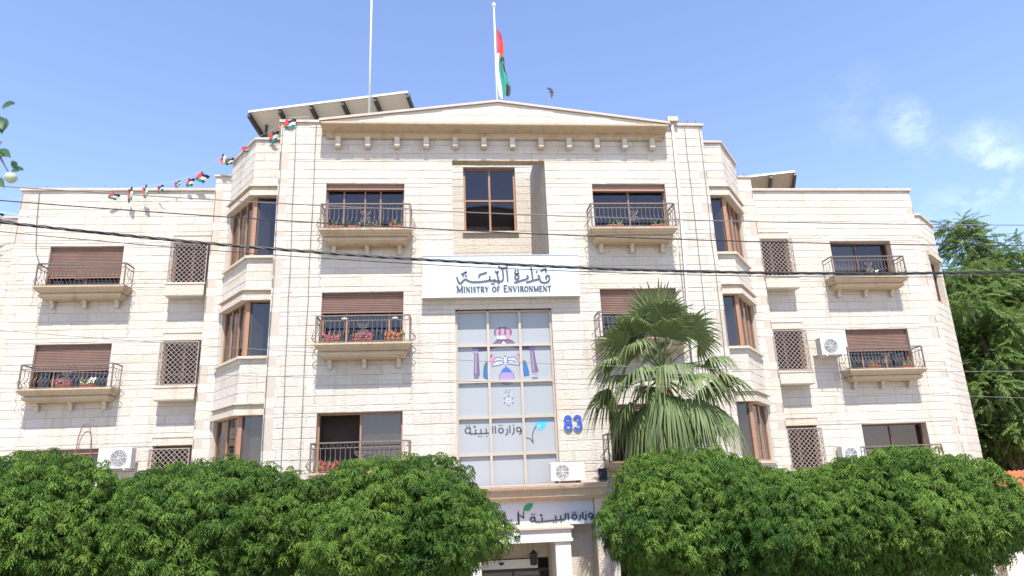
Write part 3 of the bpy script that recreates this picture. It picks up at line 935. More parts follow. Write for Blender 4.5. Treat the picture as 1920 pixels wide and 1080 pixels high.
# eagle
epoly(k, [(560, 640), (480, 620), (430, 650), (400, 700), (370, 780), (430, 780), (500, 760), (570, 745)], 6); epoly(k, [(640, 640), (720, 615), (780, 640), (840, 700), (860, 770), (790, 760), (720, 745), (640, 740)], 6)
for a in ([(560, 645), (480, 628), (425, 660), (385, 770)], [(555, 690), (480, 680), (420, 720)], [(560, 745), (470, 765), (380, 780)], [(640, 645), (720, 625), (790, 650), (855, 765)], [(645, 690), (720, 680), (800, 720)], [(645, 740), (730, 755), (850, 770)], [(575, 640), (570, 745)], [(640, 640), (645, 740)]):
    k.stroke([E(*p) for p in a], .022, YP-.003, .002, 5)
epoly(k, [(585, 620), (600, 590), (630, 610), (645, 660), (640, 720), (620, 760), (590, 740), (578, 680)], 6, YP-.003); epoly(k, [(588, 600), (610, 590), (630, 625), (610, 630)], 5, YP-.006)
epoly(k, [(610, 740), (622, 740), (628, 800), (604, 800)], 3)
# globe and disc
epoly(k, [(530, 885), (550, 835), (590, 808), (630, 800), (675, 825), (705, 870), (700, 890)], 3)
k.disc(*E(622, 975), .205, .20, YP-.003, .002, 2, 28)
epoly(k, [(535, 890), (560, 868), (620, 855), (690, 870), (700, 895), (620, 880)], 3, YP-.006)
for x, y in ((600, 1195), (665, 1195), (640, 1230), (590, 1235)): k.disc(*E(x, y), .018, .018, YP, .002, 5)
for i in range(6):
    a = i*math.pi/3+.5; k.disc(E(640, 1370)[0]+.13*math.cos(a), E(640, 1370)[1]+.13*math.sin(a), .022, .022, YP, .002, 5)
k.disc(*E(640, 1370), .065, .065, YP, .002, 6); k.disc(*E(640, 1370), .03, .03, YP-.003, .002, 1)
k.stroke([E(430, 1285), E(560, 1292), E(700, 1285), E(860, 1280)], .012, YP, .002, 6)
k.obj('emblem', EM, cw)
def G(x, y): return ((x-955)*.00139, 5.93-((y-105)+(x-955)*.0316)*.001363)
def circ(cx, cy, r, n=14): return [(cx+r*math.cos(2*math.pi*i/n), cy+r*math.sin(2*math.pi*i/n)) for i in range(n+1)]
def script(mb, mapf, strokes, dots, wd, y, d, dr):
    for s in strokes: mb.stroke([mapf(*p) for p in s], wd, y, d, 0)
    for p in dots: mb.disc(*mapf(*p), dr, dr, y, d, 0, 8)
k = MB()
script(k, G, [circ(1185, 355, 42), [(1230, 355), (1230, 400), (1215, 435), (1190, 455)], [(1088, 310), (1090, 390), (1075, 430), (1050, 455)], [(1008, 275), (1010, 425)],
    [(958, 335), (962, 410), (945, 445), (918, 465)], circ(835, 375, 46), [(725, 288), (728, 432)], [(672, 285), (672, 432)], [(600, 428), (420, 436), (262, 440)],
    [(548, 335), (548, 430)], [(445, 345), (445, 432)], [(338, 350), (338, 436)], [(300, 305), (325, 295), (335, 320)], [(235, 318), (238, 440), (262, 440)],
    [(236, 330), (185, 322), (145, 355), (140, 395), (165, 425), (205, 425), (238, 405)]],
    [(1085, 272), (805, 275), (855, 272), (555, 487), (400, 490), (449, 490), (165, 285), (215, 282)], .040, YP, .003, .021)
k.obj('lettering', 'letter_grey', cw)
k = MB()
k.poly([G(*p) for p in [(1475, 290), (1510, 225), (1570, 180), (1640, 160), (1785, 158), (1745, 225), (1715, 300), (1660, 352), (1590, 375), (1535, 365), (1575, 325), (1615, 270), (1640, 228), (1565, 250), (1510, 280)]], YP, .003, 0)
k.stroke([G(*p) for p in [(1325, 520), (1380, 528), (1425, 565), (1462, 625)]], .028, YP, .003, 1)
k.stroke([G(*p) for p in [(1460, 622), (1448, 520), (1462, 420), (1495, 340), (1540, 290)]], .026, YP-.0035, .003, 1)
k.obj('logo', ['logo_blue', 'letter_grey'], cw)

# ------------------------------------------------------------------ main sign board
sg = thing('sign_board', 'long white sign board with dark Arabic lettering reading Ministry of Environment above the glazed panel', 'sign', (0, 0, 9.23))
k = MB(); k.box(-2.27, 2.18, -.25, -.012, 0, 1.20); k.obj('panel', 'sign_white', sg)
k = MB()
k.box(-2.285, 2.195, -.265, -.005, -.022, -.001); k.box(-2.285, 2.195, -.265, -.005, 1.201, 1.215)
k.obj('frame', 'galvanised', sg)
YS = -.251
def H(x, y): return (-.045+(x-891)*.00165, (594-(y+(x-891)*.0136))*.0017)
k = MB()
script(k, H, [[(1668, 300), (1655, 262), (1685, 235), (1716, 258), (1712, 315), (1670, 352), (1605, 362), (1560, 335), (1548, 300)], [(1575, 160), (1600, 138), (1668, 120)], [(1662, 122), (1662, 182)],
    [(1522, 225), (1545, 275), (1520, 300), (1440, 322), (1370, 342), (1310, 355)], [(1402, 95), (1418, 180), (1425, 302)], [(1330, 232), (1348, 272), (1310, 300), (1220, 328), (1150, 352), (1105, 360)],
    [(1115, 185), (1148, 215), (1195, 188)], [(1150, 215), (1122, 262), (1135, 300), (1172, 298), (1188, 260), (1165, 222), (1150, 215)], [(982, 135), (992, 230), (993, 345)],
    [(905, 112), (918, 200), (918, 300), (885, 338), (840, 340), (770, 332), (700, 325), (560, 345), (400, 352), (330, 335), (275, 305), (235, 330), (188, 378), (152, 345), (130, 265)],
    [(785, 160), (818, 192), (838, 158)], [(820, 190), (822, 240), (842, 335)], [(505, 275), (515, 228), (580, 205), (642, 185)], [(205, 215), (250, 200), (295, 175)], [(840, 80), (880, 104), (920, 110), (962, 104), (1000, 82)], [(775, 330), (768, 300)], [(690, 325), (684, 292)]],
    [(1500, 172), (1132, 152), (1176, 152), (690, 262), (720, 382), (757, 380), (835, 375), (240, 242), (284, 246), (280, 188)], .046, YS, .02, .027)
k.obj('lettering', 'letter_grey', sg)
# small capital serif letters from thick and thin strokes
SER = {
 'M': (1.15, [(.12,0,.12,1,.07),(.12,1,.575,.05,.17),(.575,.05,1.03,1,.08),(1.03,1,1.03,0,.17),(0,0,.26,0,.05),(.88,0,1.15,0,.05),(0,1,.2,1,.05),(.96,1,1.15,1,.05)]),
 'I': (.42, [(.21,0,.21,1,.17),(.04,0,.38,0,.05),(.04,1,.38,1,.05)]),
 'N': (.95, [(.14,0,.14,1,.07),(.14,1,.82,0,.17),(.82,0,.82,1,.07),(0,0,.28,0,.05),(.68,1,.95,1,.05),(0,1,.2,1,.05)]),
 'S': (.62, None), 'O': (.92, None),
 'T': (.8, [(.4,0,.4,1,.17),(.04,1,.76,1,.06),(.24,0,.56,0,.05),(.04,.8,.04,1,.05),(.76,.8,.76,1,.05)]),
 'R': (.86, [(.18,0,.18,1,.16),(.04,0,.34,0,.05),(.04,1,.5,1,.06),(.5,1,.66,.86,.12),(.66,.86,.66,.66,.15),(.66,.66,.48,.5,.12),(.18,.5,.5,.5,.05),(.42,.5,.8,0,.15)]),
 'Y': (.86, [(.43,0,.43,.46,.16),(.1,1,.43,.44,.16),(.76,1,.43,.44,.07),(0,1,.24,1,.05),(.64,1,.86,1,.05),(.28,0,.58,0,.05)]),
 'F': (.7, [(.18,0,.18,1,.16),(.04,0,.34,0,.05),(.04,1,.66,1,.06),(.66,.78,.66,1,.05),(.18,.52,.5,.52,.05),(.5,.42,.5,.62,.05)]),
 'E': (.76, [(.18,0,.18,1,.16),(.04,0,.72,0,.06),(.04,1,.68,1,.06),(.68,.8,.68,1,.05),(.72,0,.72,.22,.05),(.18,.52,.52,.52,.05),(.52,.42,.52,.62,.05)]),
 'V': (.92, [(.12,1,.46,0,.17),(.46,0,.8,1,.07),(0,1,.28,1,.05),(.66,1,.92,1,.05)]),
}
def serif(mb, text, x0, x1, z, hcap, hsm, y, d):
    seq = []; wsum = 0
    for wi, word in enumerate(text.split(' ')):
        if wi: wsum += .55; seq.append(None)
        for ci, ch in enumerate(word):
            big = ch.isupper(); hh = hcap if big else hsm
            seq.append((ch.upper(), hh)); wsum += (SER[ch.upper()][0]+.14)*hh/hcap
    kx = (x1-x0)/wsum/hcap; x = x0
    for it in seq:
        if it is None: x += .55*hcap*kx; continue
        ch, hh = it; wd, st = SER[ch]
        X = lambda u: x+u*hh*kx
        if st is None:
            if ch == 'O':
                pts = [(X(.46+.38*math.cos(a)), z+hh*(.5+.47*math.sin(a))) for a in [i*math.pi/8 for i in range(17)]]
                mb.stroke(pts, lambda t: hh*(.10+.13*abs(math.cos(2*math.pi*t))), y, d, 0, False)
            else:
                q = [(.54, .80), (.42, .96), (.22, .95), (.10, .78), (.18, .60), (.42, .45), (.53, .26), (.42, .05), (.2, .03), (.07, .22)]
                mb.stroke([(X(a), z+hh*b) for a, b in q], lambda t: hh*(.10+.12*math.exp(-((t-.5)/.2)**2)), y, d, 0)
        else:
            for i, (a, b, c, e, wv) in enumerate(st):
                mb.stroke([(X(a), z+hh*b), (X(c), z+hh*e)], wv*hh*1.45, y-.0006*i, d, 0, False)
        x += (wd+.14)*hh*kx
k = MB(); serif(k, 'Ministry of Environment', H(120, 500)[0], H(1745, 500)[0], .125, .19, .155, YS, .018)
k.obj('lettering', 'letter_grey', sg)

# house number, one thing: two raised blue digits
dg = thing('house_number', 'raised blue house number 83 beside the glazed panel', 'number', (1.78, -.03, 5.7))
for ch, x0 in (('8', -.25), ('3', .02)):
    k = MB()
    for off, wv, mt, dep in ((.0, .095, 1, .02), (.0, .075, 0, .045)):
        if ch == '8':
            k.stroke([(x0+.115+.075*math.cos(a), .095+.080*math.sin(a)) for a in [i*math.pi/6 for i in range(13)]], wv, .022, dep, mt, False)
            k.stroke([(x0+.115+.083*math.cos(a), -.085+.098*math.sin(a)) for a in [i*math.pi/6 for i in range(13)]], wv, .0215, dep, mt, False)
        else:
            k.stroke([(x0+.04, .12), (x0+.07, .165), (x0+.125, .17), (x0+.18, .13), (x0+.17, .05), (x0+.11, .015)], wv, .022, dep, mt)
            k.stroke([(x0+.11, .012), (x0+.18, -.02), (x0+.20, -.09), (x0+.155, -.165), (x0+.08, -.175), (x0+.025, -.12)], wv, .0215, dep, mt)
    k.obj('digit', ['blue_number', 'white_paint'], dg)

# ------------------------------------------------------------------ entrance: projecting block, lower sign, portico
k = MB()
k.box(-2.34, -1.98, -.9, -.005, 0, 3.74); k.box(2.06, 2.34, -.9, -.005, 0, 3.74)
k.box(-1.98, 2.06, -.25, -.005, 2.35, 3.74); k.box(1.20, 2.06, -.25, -.005, 0, 2.35); k.box(-1.98, -1.20, -.25, -.005, 0, 2.35)
k.obj('entrance_block', 'trim_stone', B)
rings_box([(3.745, .94, 0), (3.80, .97, .03), (3.83, 1.08, .03), (3.99, 1.10, .03), (4.02, 1.18, .07), (4.08, 1.20, .08), (4.10, 1.19, .07)], -2.28, 2.28, -.006, 'entrance_cornice', 'aged_trim_stone', B)
rings_box([(4.101, 1.20, .08), (4.13, 1.20, .08)], -2.28, 2.28, -.006, 'entrance_coping', 'pink_stone', B)
k = MB(); k.box(1.36, 1.98, -.285, -.252, .3, 2.9); k.box(1.45, 1.89, -.30, -.286, .4, 2.78); k.obj('stone_panel', 'trim_stone', B)
door = MB()
door.box(-1.2, -1.13, -.20, -.14, 0, 2.1); door.box(1.13, 1.2, -.20, -.14, 0, 2.1); door.box(-1.13, 1.13, -.20, -.14, 2.03, 2.1); door.box(-.03, .03, -.20, -.14, 0, 2.03)
dr = door.obj('door', 'black', B)
for a, b in ((-1.13, -.03), (.03, 1.13)):
    k = MB(); k.box(a, b, -.175, -.168, .02, 2.03); k.obj('pane', 'glass', dr)
k = MB(); k.box(-1.2, 1.2, .5, .55, 0, 3.1); k.box(-1.2, -1.17, -.12, .5, 0, 3.1); k.box(1.17, 1.2, -.12, .5, 0, 3.1); k.box(-1.2, 1.2, -.12, .5, 2.6, 2.65); k.obj('lobby', 'interior', dr)
k = MB(); k.box(-1.0, .62, -.32, -.251, 2.12, 2.33); k.obj('door_header', 'white_paint', dr)
# portico
P = MB()
P.loft([[(-1.24-o, -2.0-o, z), (1.24+o, -2.0-o, z), (1.24+o, -.26, z), (-1.24-o, -.26, z)] for z, o in ((2.845, .0), (2.85, .03), (2.91, .03), (2.92, 0), (3.10, 0), (3.11, .02))])
pt = P.obj('portico', 'marble', B)
k = MB(); k.loft([[(-1.24-o, -2.0-o, z), (1.24+o, -2.0-o, z), (1.24+o, -.26, z), (-1.24-o, -.26, z)] for z, o in ((3.112, .03), (3.13, .06), (3.17, .06), (3.18, .05))]); k.obj('portico_coping', 'pink_stone', pt)
for sx in (-1, 1):
    k = MB(); k.box(sx*.86, sx*1.22, -1.98, -1.62, 0, 2.844); k.obj('pillar', 'marble', pt)
    k = MB(); k.box(sx*.9, sx*1.18, -.9, -.27, 0, 2.843); k.obj('pillar', 'trim_stone', pt)
k = MB(); k.box(-1.5, 1.5, -2.5, -.57, 0, .12); k.box(-1.7, 1.7, -2.85, -2.51, 0, .06); k.obj('step', 'paving', pt)
# lower sign
ls = thing('sign_board', 'white sign board with green leaf tree logo and Arabic lettering above the entrance', 'sign', (0, 0, 3.14))
k = MB(); k.box(-1.96, 2.045, -.76, -.26, 0, .60); k.obj('panel', 'sign_white', ls)
def Lw(x, y): return (-.49+x*.0014, 3.76-(y-45+x*.0193)*.00135-3.14)
YL = -.762
k = MB()
script(k, Lw, [circ(1750, 325, 36), [(1788, 325), (1790, 360), (1775, 388), (1745, 400)], [(1665, 300), (1668, 360), (1655, 390), (1630, 405)], [(1605, 265), (1610, 388)], [(1558, 310), (1562, 365), (1545, 395), (1520, 410)],
    circ(1455, 345, 40), [(1340, 280), (1345, 392)], [(1290, 285), (1290, 360), (1262, 390), (1150, 398), (950, 412), (770, 420), (742, 400), (735, 330)], [(1205, 320), (1205, 394)], [(1115, 320), (1115, 398)], [(870, 345), (870, 408)], [(838, 318), (855, 300), (868, 318)],
    [(735, 340), (690, 345), (658, 375), (672, 406), (708, 410), (740, 392)]],
    [(1668, 262), (1437, 268), (1479, 268), (1210, 435), (1078, 440), (1122, 440), (690, 292), (732, 290)], .036, YL, .015, .018)
k.obj('lettering', 'print_black', ls)
k = MB()
k.poly([Lw(*p) for p in [(395, 515), (385, 470), (400, 415), (425, 445), (428, 250), (455, 212), (460, 300), (470, 460), (500, 490), (580, 495), (660, 515)]], YL, .004, 1)
k.stroke([Lw(*p) for p in [(455, 292), (500, 322), (538, 352)]], .032, YL-.005, .004, 1)
k.stroke([Lw(*p) for p in [(538, 360), (538, 280), (550, 210), (565, 140)]], lambda t: .034-.018*t, YL-.0055, .004, 1)
k.poly([Lw(*p) for p in [(558, 205), (556, 150), (600, 105), (650, 92), (722, 95), (695, 160), (655, 215), (605, 232), (572, 218)]], YL-.006, .004, 0)
k.obj('logo', ['leaf_green_print', 'print_black'], ls)
cu = bpy.data.curves.new('lettering', 'FONT'); cu.body = 'Ministry of Environment'; cu.size = .16; cu.align_x = 'RIGHT'; cu.extrude = .004
cu.materials.append(MATS['print_black'])
to = bpy.data.objects.new('lettering', cu); COL.objects.link(to); to.parent = ls
bpy.context.view_layer.update()
me = bpy.data.meshes.new_from_object(to.evaluated_get(bpy.context.evaluated_depsgraph_get()))
bpy.data.objects.remove(to)
to = bpy.data.objects.new('lettering', me); COL.objects.link(to); to.parent = ls
to.location = (Lw(338, 435)[0], YL-.004, Lw(338, 435)[1]); to.rotation_euler = (math.pi/2, 0, 0); to.scale = (.86, 1.15, 1)
nb = MB(); nb.box(-.17, .17, -.02, .0, -.25, .25); nb.box(-.15, .15, -.024, -.0201, -.23, .23, 1)
o = nb.obj('notice_board', ['galvanised', 'white_paint']); o.location = (-1.52, -1.02, 2.42); tag(o, 'small blank white notice board left of the entrance pillar', 'notice board')
nbp = MB(); nbp.box(-1.72, -1.30, -1.0, -.91, 0, 2.75); nbp.obj('notice_post', 'dark_wood', B)
lan = thing('lantern', 'dark hanging lantern inside the entrance porch', 'lantern', (.42, -1.25, 2.42))
k = MB(); k.loft([[(r*math.cos(i*math.pi/4), r*math.sin(i*math.pi/4), z) for i in range(8)] for z, r in ((-.14, .06), (-.12, .085), (.10, .095), (.12, .11), (.17, .05), (.20, .03))]); k.obj('lamp_body', 'black', lan)
k = MB(); k.tube([(0, 0, .2), (0, 0, .44)], .008, 5); k.obj('chain', 'iron', lan)
def dome_cam(loc, label):
    t = thing('security_camera', label, 'camera', loc, None)
    k = MB(); k.box(-.075, .075, -.06, 0, -.01, .05); k.obj('mount', 'white_paint', t)
    k = MB(); k.loft([[(r*math.cos(i*math.pi/6), -.055+r*.8*math.sin(i*math.pi/6), z) for i in range(12)] for z, r in ((-.01, .072), (-.035, .066), (-.06, .045), (-.072, .015))]); k.obj('dome', 'black', t, True)
dome_cam((-.02, -2.002, 3.03), 'dome security camera on the front beam of the porch')
dome_cam((-.3, -.322, 2.29), 'dome security camera on the white header over the entrance doors')

# ------------------------------------------------------------------ air conditioners, floodlight
def aircon(loc, wd, hh, label, brackets, fan=.5):
    t = thing('air_conditioner', label, 'air conditioner', loc, 'air conditioner units on the facade')
    k = MB(); d = .34
    k.loft([[(-wd/2+e, -d+e*(s), z), (wd/2-e, -d+e*s, z), (wd/2-e, -.03, z), (-wd/2+e, -.03, z)] for z, e, s in ((0, .012, 1), (.012, 0, 0), (hh-.012, 0, 0), (hh, .012, 1))])
    k.obj('body', 'ac_white', t)
    cx = (fan-.5)*wd; r = hh*.40
    k = MB(); n = 20
    k.loft([[(cx+r*math.cos(2*math.pi*i/n), y, hh*.5+r*math.sin(2*math.pi*i/n)) for i in range(n)] for y in (-d-.001, -d-.004)], 0)
    for rr in (.25, .45, .65, .85, 1.0):
        k.tube([(cx+r*rr*math.cos(2*math.pi*i/n), -d-.012, hh*.5+r*rr*math.sin(2*math.pi*i/n)) for i in range(n+1)], .006, 4, 1)
    for i in range(8):
        a = i*math.pi/4; k.tube([(cx, -d-.013, hh*.5), (cx+r*math.cos(a), -d-.013, hh*.5+r*math.sin(a))], .006, 4, 1)
    k.obj('fan_grille', ['ac_dark', 'ac_white'], t)
    if brackets:
        for s in (-1, 1):
            k = MB(); k.box(s*wd*.32-.02, s*wd*.32+.02, -d-.02, .2, -.05, -.001); k.obj('bracket', 'galvanised', t)
    else:
        for s in (-1, 1):
            k = MB(); k.box(s*wd*.32-.03, s*wd*.32+.03, -d, -.04, -.05, -.001); k.obj('foot', 'black', t)
    return t
aircon((11.32, 3.34, 7.93), .86, .60, 'white air conditioner on the right wing wall beside a half closed shutter', True, .40)
aircon((-11.45, 3.40, 5.02), .92, .60, 'white air conditioner low on the left wing wall above the trees', True, .62)
aircon((1.48, -.22, 4.19), .88, .46, 'white air conditioner standing on the ledge over the entrance', False, .34)
aircon((11.55, 3.56, 4.40), .80, .55, 'white air conditioner barely showing over the right hand trees', True, .35)
fl = thing('floodlight', 'black floodlight standing on the entrance ledge beside the palm', 'floodlight', (2.35, -.72, 4.132))
k = MB(); k.loft([[(-.10+x, y, z) for x, y, z in ((0, 0, .04), (.22, 0, .04), (.22, .07, .06), (0, .07, .06))], [(-.08+x, y+.10, z) for x, y, z in ((0, 0, .33), (.22, 0, .33), (.22, .07, .34), (0, .07, .34))]]); k.obj('lamp_body', 'black', fl)
k = MB(); k.box(-.08, .10, .01, .05, 0, .039); k.obj('base', 'iron', fl)

# ------------------------------------------------------------------ flower boxes on the balconies
def flower_box(x, y, z, wd, label, bloom=None, amount=0, herb=6):
    t = thing('flower_box', label, 'flower box', (x, y, z), 'flower boxes on the balconies')
    k = MB(); k.loft([[(-wd/2+e, -.07+e*.5, q), (wd/2-e, -.07+e*.5, q), (wd/2-e, .07-e*.5, q), (-wd/2+e, .07-e*.5, q)] for q, e in ((.0, .03), (.10, .008), (.105, 0), (.135, 0))])
    for s in range(3): k.box(-wd/2+.02, wd/2-.02, -.078, -.0705+.006, .02+s*.033, .032+s*.033)
    k.obj('box', 'terracotta', t)
    R = random.Random(int(abs(x*100)+z*10))
    k = MB()
    for i in range(herb*5):
        a = R.uniform(0, 6.28); px = R.uniform(-wd/2, wd/2); h = R.uniform(.05, .16)
        dx, dy = math.cos(a)*.05, math.sin(a)*.05
        k.add([(px, 0, .12), (px+dx+.02, dy, .12+h), (px+dx*1.5, dy*1.5, .13+h*1.2), (px+dx-.02, dy, .12+h)], [(0, 1, 2, 3)], 0, R.random())
    if herb: k.obj('leaves', 'herb', t)
    if bloom:
        k = MB()
        for i in range(amount):
            c = Vector((R.uniform(-wd/2, wd/2), R.uniform(-.08, .04), R.uniform(.17, .30)))
            for j in range(5):
                a = j*1.256+R.random(); d = Vector((math.cos(a), R.uniform(-.8, .2), math.sin(a)))*R.uniform(.02, .035)
                e = Vector((-d.z, 0, d.x))*.6
                k.add([tuple(c), tuple(c+d+e), tuple(c+d*1.6), tuple(c+d-e)], [(0, 1, 2, 3)])
        k.obj('blossoms', bloom, t)
Z4, Z3, Z2 = SILL[0], SILL[1], SILL[2]
flower_box(-4.70, -.40, Z4+.002, .50, 'leftmost low terracotta box on the top left central balcony', None, 0, 2)
flower_box(-4.16, -.40, Z4+.002, .36, 'short terracotta box second from left on the top left central balcony', None, 0, 1)
flower_box(-3.62, -.40, Z4+.002, .38, 'terracotta box near the middle scroll of the top left central balcony', None, 0, 2)
flower_box(-2.98, -.40, Z4+.002, .40, 'rightmost terracotta box with a red plant on the top left central balcony', 'bloom_red', 5, 4)
flower_box(-4.68, -.40, Z3+.002, .46, 'pink geranium box at the left end of the balcony under the half drawn shutter', 'bloom_pink', 26)
flower_box(-3.86, -.40, Z3+.002, .52, 'middle box of pink geraniums on the balcony under the half drawn shutter', 'bloom_pink', 34)
flower_box(-3.02, -.40, Z3+.002, .50, 'orange flower box at the right end of the balcony under the half drawn shutter', 'bloom_orange', 26)
flower_box(-4.62, -.40, Z2+.002, .50, 'red flower box on the balcony just above the left trees', 'bloom_red', 22)
flower_box(3.30, -.40, Z4+.002, .48, 'left terracotta box on the top right central balcony', None, 0, 2)
flower_box(4.62, -.40, Z4+.002, .52, 'right terracotta box on the top right central balcony', None, 0, 2)
flower_box(-13.25, 3.20, WSILL[1]+.002, .42, 'pink flower box in the middle of the lower left wing balcony', 'bloom_pink', 26)
flower_box(-12.55, 3.20, WSILL[1]+.002, .42, 'pale flowered terracotta box at the right of the lower left wing balcony', 'bloom_pale', 12)
flower_box(12.75, 3.20, WSILL[1]+.002, .42, 'terracotta box at the left of the lower right wing balcony', 'bloom_red', 4, 3)
flower_box(13.95, 3.20, WSILL[1]+.002, .42, 'terracotta box at the right of the lower right wing balcony', None, 0, 3)
flower_box(13.35, 3.20, WSILL[0]+.002, .42, 'planted box in the middle of the top right wing balcony', 'bloom_pale', 6, 7)
for x, lb in ((-4.32, 'small yellow lamp clipped to the left of the geranium balcony rail'), (-2.98, 'small yellow lamp clipped to the right of the geranium balcony rail')):
    t = thing('rail_lamp', lb, 'lamp', (x, -.57, Z3+.64), 'yellow lamps on the geranium balcony rail')
    k = MB(); k.loft([[(r*math.cos(i*math.pi/5), r*.7*math.sin(i*math.pi/5), z) for i in range(10)] for z, r in ((-.02, .03), (0, .085), (.012, .085), (.03, .05))]); k.obj('lamp_shade', 'bloom_pale', t)
    k = MB(); k.box(-.012, .012, -.012, .03, .03, .07); k.obj('clip', 'iron', t)

# ------------------------------------------------------------------ roof: canopies, flagpole, mast, downpipe, cables
def canopy(name, A, Bp, run, drop, n, label, posts, thick=.05, mat='canopy_sheet'):
    A = Vector(A); Bp = Vector(Bp); e = (Bp-A); L_ = e.length; e.normalize()
    bk = Vector((-e.y, e.x, 0)).normalized()
    if bk.y < 0: bk = -bk
    dn = bk*run+Vector((0, 0, -drop)); nn = e.cross(dn).normalized()
    if nn.z < 0: nn = -nn
    t = thing(name, label, 'canopy', A)
    for i in range(n):
        p = e*(L_*i/n+.012); q = e*(L_*(i+1)/n-.012)
        k = MB(); rg = []
        for m_ in range(9):
            s = m_/8; sag = Vector((0, 0, -.14*4*s*(1-s)*.5))
            rg.append([tuple(p+dn*s+sag), tuple(q+dn*s+sag), tuple(q+dn*s+sag+nn*thick), tuple(p+dn*s+sag+nn*thick)])
        k.loft(rg); k.obj('roof_panel', mat, t, False)
    for i in range(n+1):
        c = e*(L_*i/n); k = MB(); rg = []
        for m_ in range(9):
            s = m_/8; sag = Vector((0, 0, -.14*4*s*(1-s)*.5)); o = c+dn*s+sag
            rg.append([tuple(o-e*.05-nn*.16), tuple(o+e*.05-nn*.16), tuple(o+e*.05-nn*.005), tuple(o-e*.05-nn*.005)])
        k.loft(rg); k.obj('rafter', 'canopy_beam', t)
    k = MB(); a = -nn*.005-bk*.03
    k.loft([[tuple(c+a), tuple(c+a+nn*.075), tuple(c+a+nn*.075-bk*.03), tuple(c+a-bk*.03)] for c in (Vector((0, 0, 0)), e*L_)]); k.obj('front_trim', 'white_paint', t)
    for s, back, zb in posts:
        c = e*(L_*s)+dn*back; k = MB(); k.tube([(c.x, c.y, zb-A.z), (c.x, c.y, c.z-.06)], .05, 8); k.obj('post', 'canopy_beam', t)
canopy('roof_canopy', (-8.23, 2.67, 16.60), (-2.80, 1.32, 16.60), 2.3, .55, 5, 'long pale roof canopy with dark rafters above the left of the building', ((.06, .25, 13.7), (.5, .7, 14.2), (.95, .7, 14.2), (.06, .95, 13.7)))
canopy('roof_canopy', (10.45, 5.70, 15.66), (12.22, 5.20, 15.66), 2.0, .85, 2, 'small weathered brown roof canopy on dark posts above the right wing', ((.98, .35, 13.8), (.05, .35, 13.8), (.98, .95, 13.8)), mat='weathered_sheet')

fp = thing('flagpole', 'white flagpole rising behind the peak of the pediment', 'flagpole', (.36, 4.2, 16.55))
k = MB(); k.tube([(0, 0, 0), (0, 0, 3.4), (0, 0, 5.75)], [.038, .034, .028], 10); k.obj('pole', 'white_paint', fp, True)
k = MB(); k.loft([[(r*math.cos(i*math.pi/4), r*math.sin(i*math.pi/4), z) for i in range(8)] for z, r in ((5.75, .05), (5.82, .08), (5.90, .07), (5.97, .01))]); k.obj('finial', 'white_paint', fp, True)
k = MB(); k.box(-.2, .2, -.2, .2, 0, .1); k.obj('base', 'galvanised', fp)
# limp flag
k = MB(); nx_, nz_ = 10, 30; VV = []
for j in range(nz_+1):
    t = j/nz_; z = 2.55*(1-t)
    wv = .06+.27*min(1, t*2.2)+.06*math.sin(t*9)
    for i in range(nx_+1):
        s = i/nx_
        VV.append((.045+wv*s+.03*math.sin(t*7+s*2), .07*math.sin(s*11+t*5)*min(1, .3+t*2), z-.25*s*(1-t)*.6-.04*math.sin(s*6)))
k.v = VV
for j in range(nz_):
    for i in range(nx_):
        a = j*(nx_+1)+i; t = j/nz_; s = (i+.5)/nx_
        m_ = 0 if t < .33+.08*s else (1 if s > .25 else 2)
        if .40 < t < .50 and s > .45: m_ = 3
        if .50 < t < .66 and s > .74: m_ = 3
        if .42 < t < .52 and s < .35: m_ = 2
        if t > .82 and s > .55: m_ = 3
        k.f.append((a, a+1, a+nx_+2, a+nx_+1)); k.m.append(m_); k.t.append(.5)
fo = k.obj('flag', ['flag_red', 'flag_green', 'flag_white', 'flag_black'], None, True); fo.location = (.36, 4.2, 18.3); fo.scale = (1.15, 1.15, 1.2)
tag(fo, 'limp red, black, white and green flag hanging from the flagpole', 'flag')
mast = MB(); mast.tube([(-3.97, .8, 14.2), (-3.98, .8, 24)], [.034, .028], 8); mo = mast.obj('antenna_mast', 'white_paint', None, True); tag(mo, 'slim white mast rising past the long roof canopy', 'mast')

k = MB(); k.tube([(5.47, -.07, 14.75), (5.45, -.07, 12.5), (5.38, -.07, 10.4), (5.32, -.07, 8.6), (5.30, -.07, 0)], .04, 8)
dp = k.obj('downpipe', 'white_paint', B, True)
k = MB(); k.box(5.30, 5.64, -.18, -.02, 14.83, 14.98); k.obj('hopper', 'coping', dp)
cab = 'thin cables hanging down the piers'
def cable(pts, r, label, mat='cable_grey', group=None, name='cable', n=5):
    k = MB(); k.tube(pts, r, n); o = k.obj(name, mat); tag(o, label, 'cable', group); return o
def drop(x0, x1, z0, z1, y=-.03):
    R = random.Random(int(x0*1000)); return [(x0+(x1-x0)*i/14+R.uniform(-.015, .015), y+R.uniform(-.01, 0), z0+(z1-z0)*i/14) for i in range(15)]
cable(drop(-6.38, -6.38, 14.70, 2), .008, 'thin grey cable at the outer edge of the left pier', group=cab)
cable(drop(-5.99, -5.87, 14.72, 2), .010, 'thin grey cable down the middle of the left pier', group=cab)
cable(drop(-5.41, -5.43, 14.72, 2), .010, 'thin grey cable down the inner side of the left pier', group=cab)
cable(drop(5.86, 5.80, 14.72, 2), .008, 'thin grey cable down the middle of the right pier', group=cab)
cable(drop(6.34, 6.20, 14.70, 2), .008, 'thin grey cable at the outer edge of the right pier', group=cab)
cable(drop(5.26, 5.24, 10.6, 2), .008, 'thin grey cable beside the white downpipe', group=cab)
cable([(s*1, y, z) for s, y, z in drop(-9.30, -9.30, 14.05, 2, 3.52)], .014, 'thin conduit in the inner corner of the left wing', group='conduits in the wing corners')
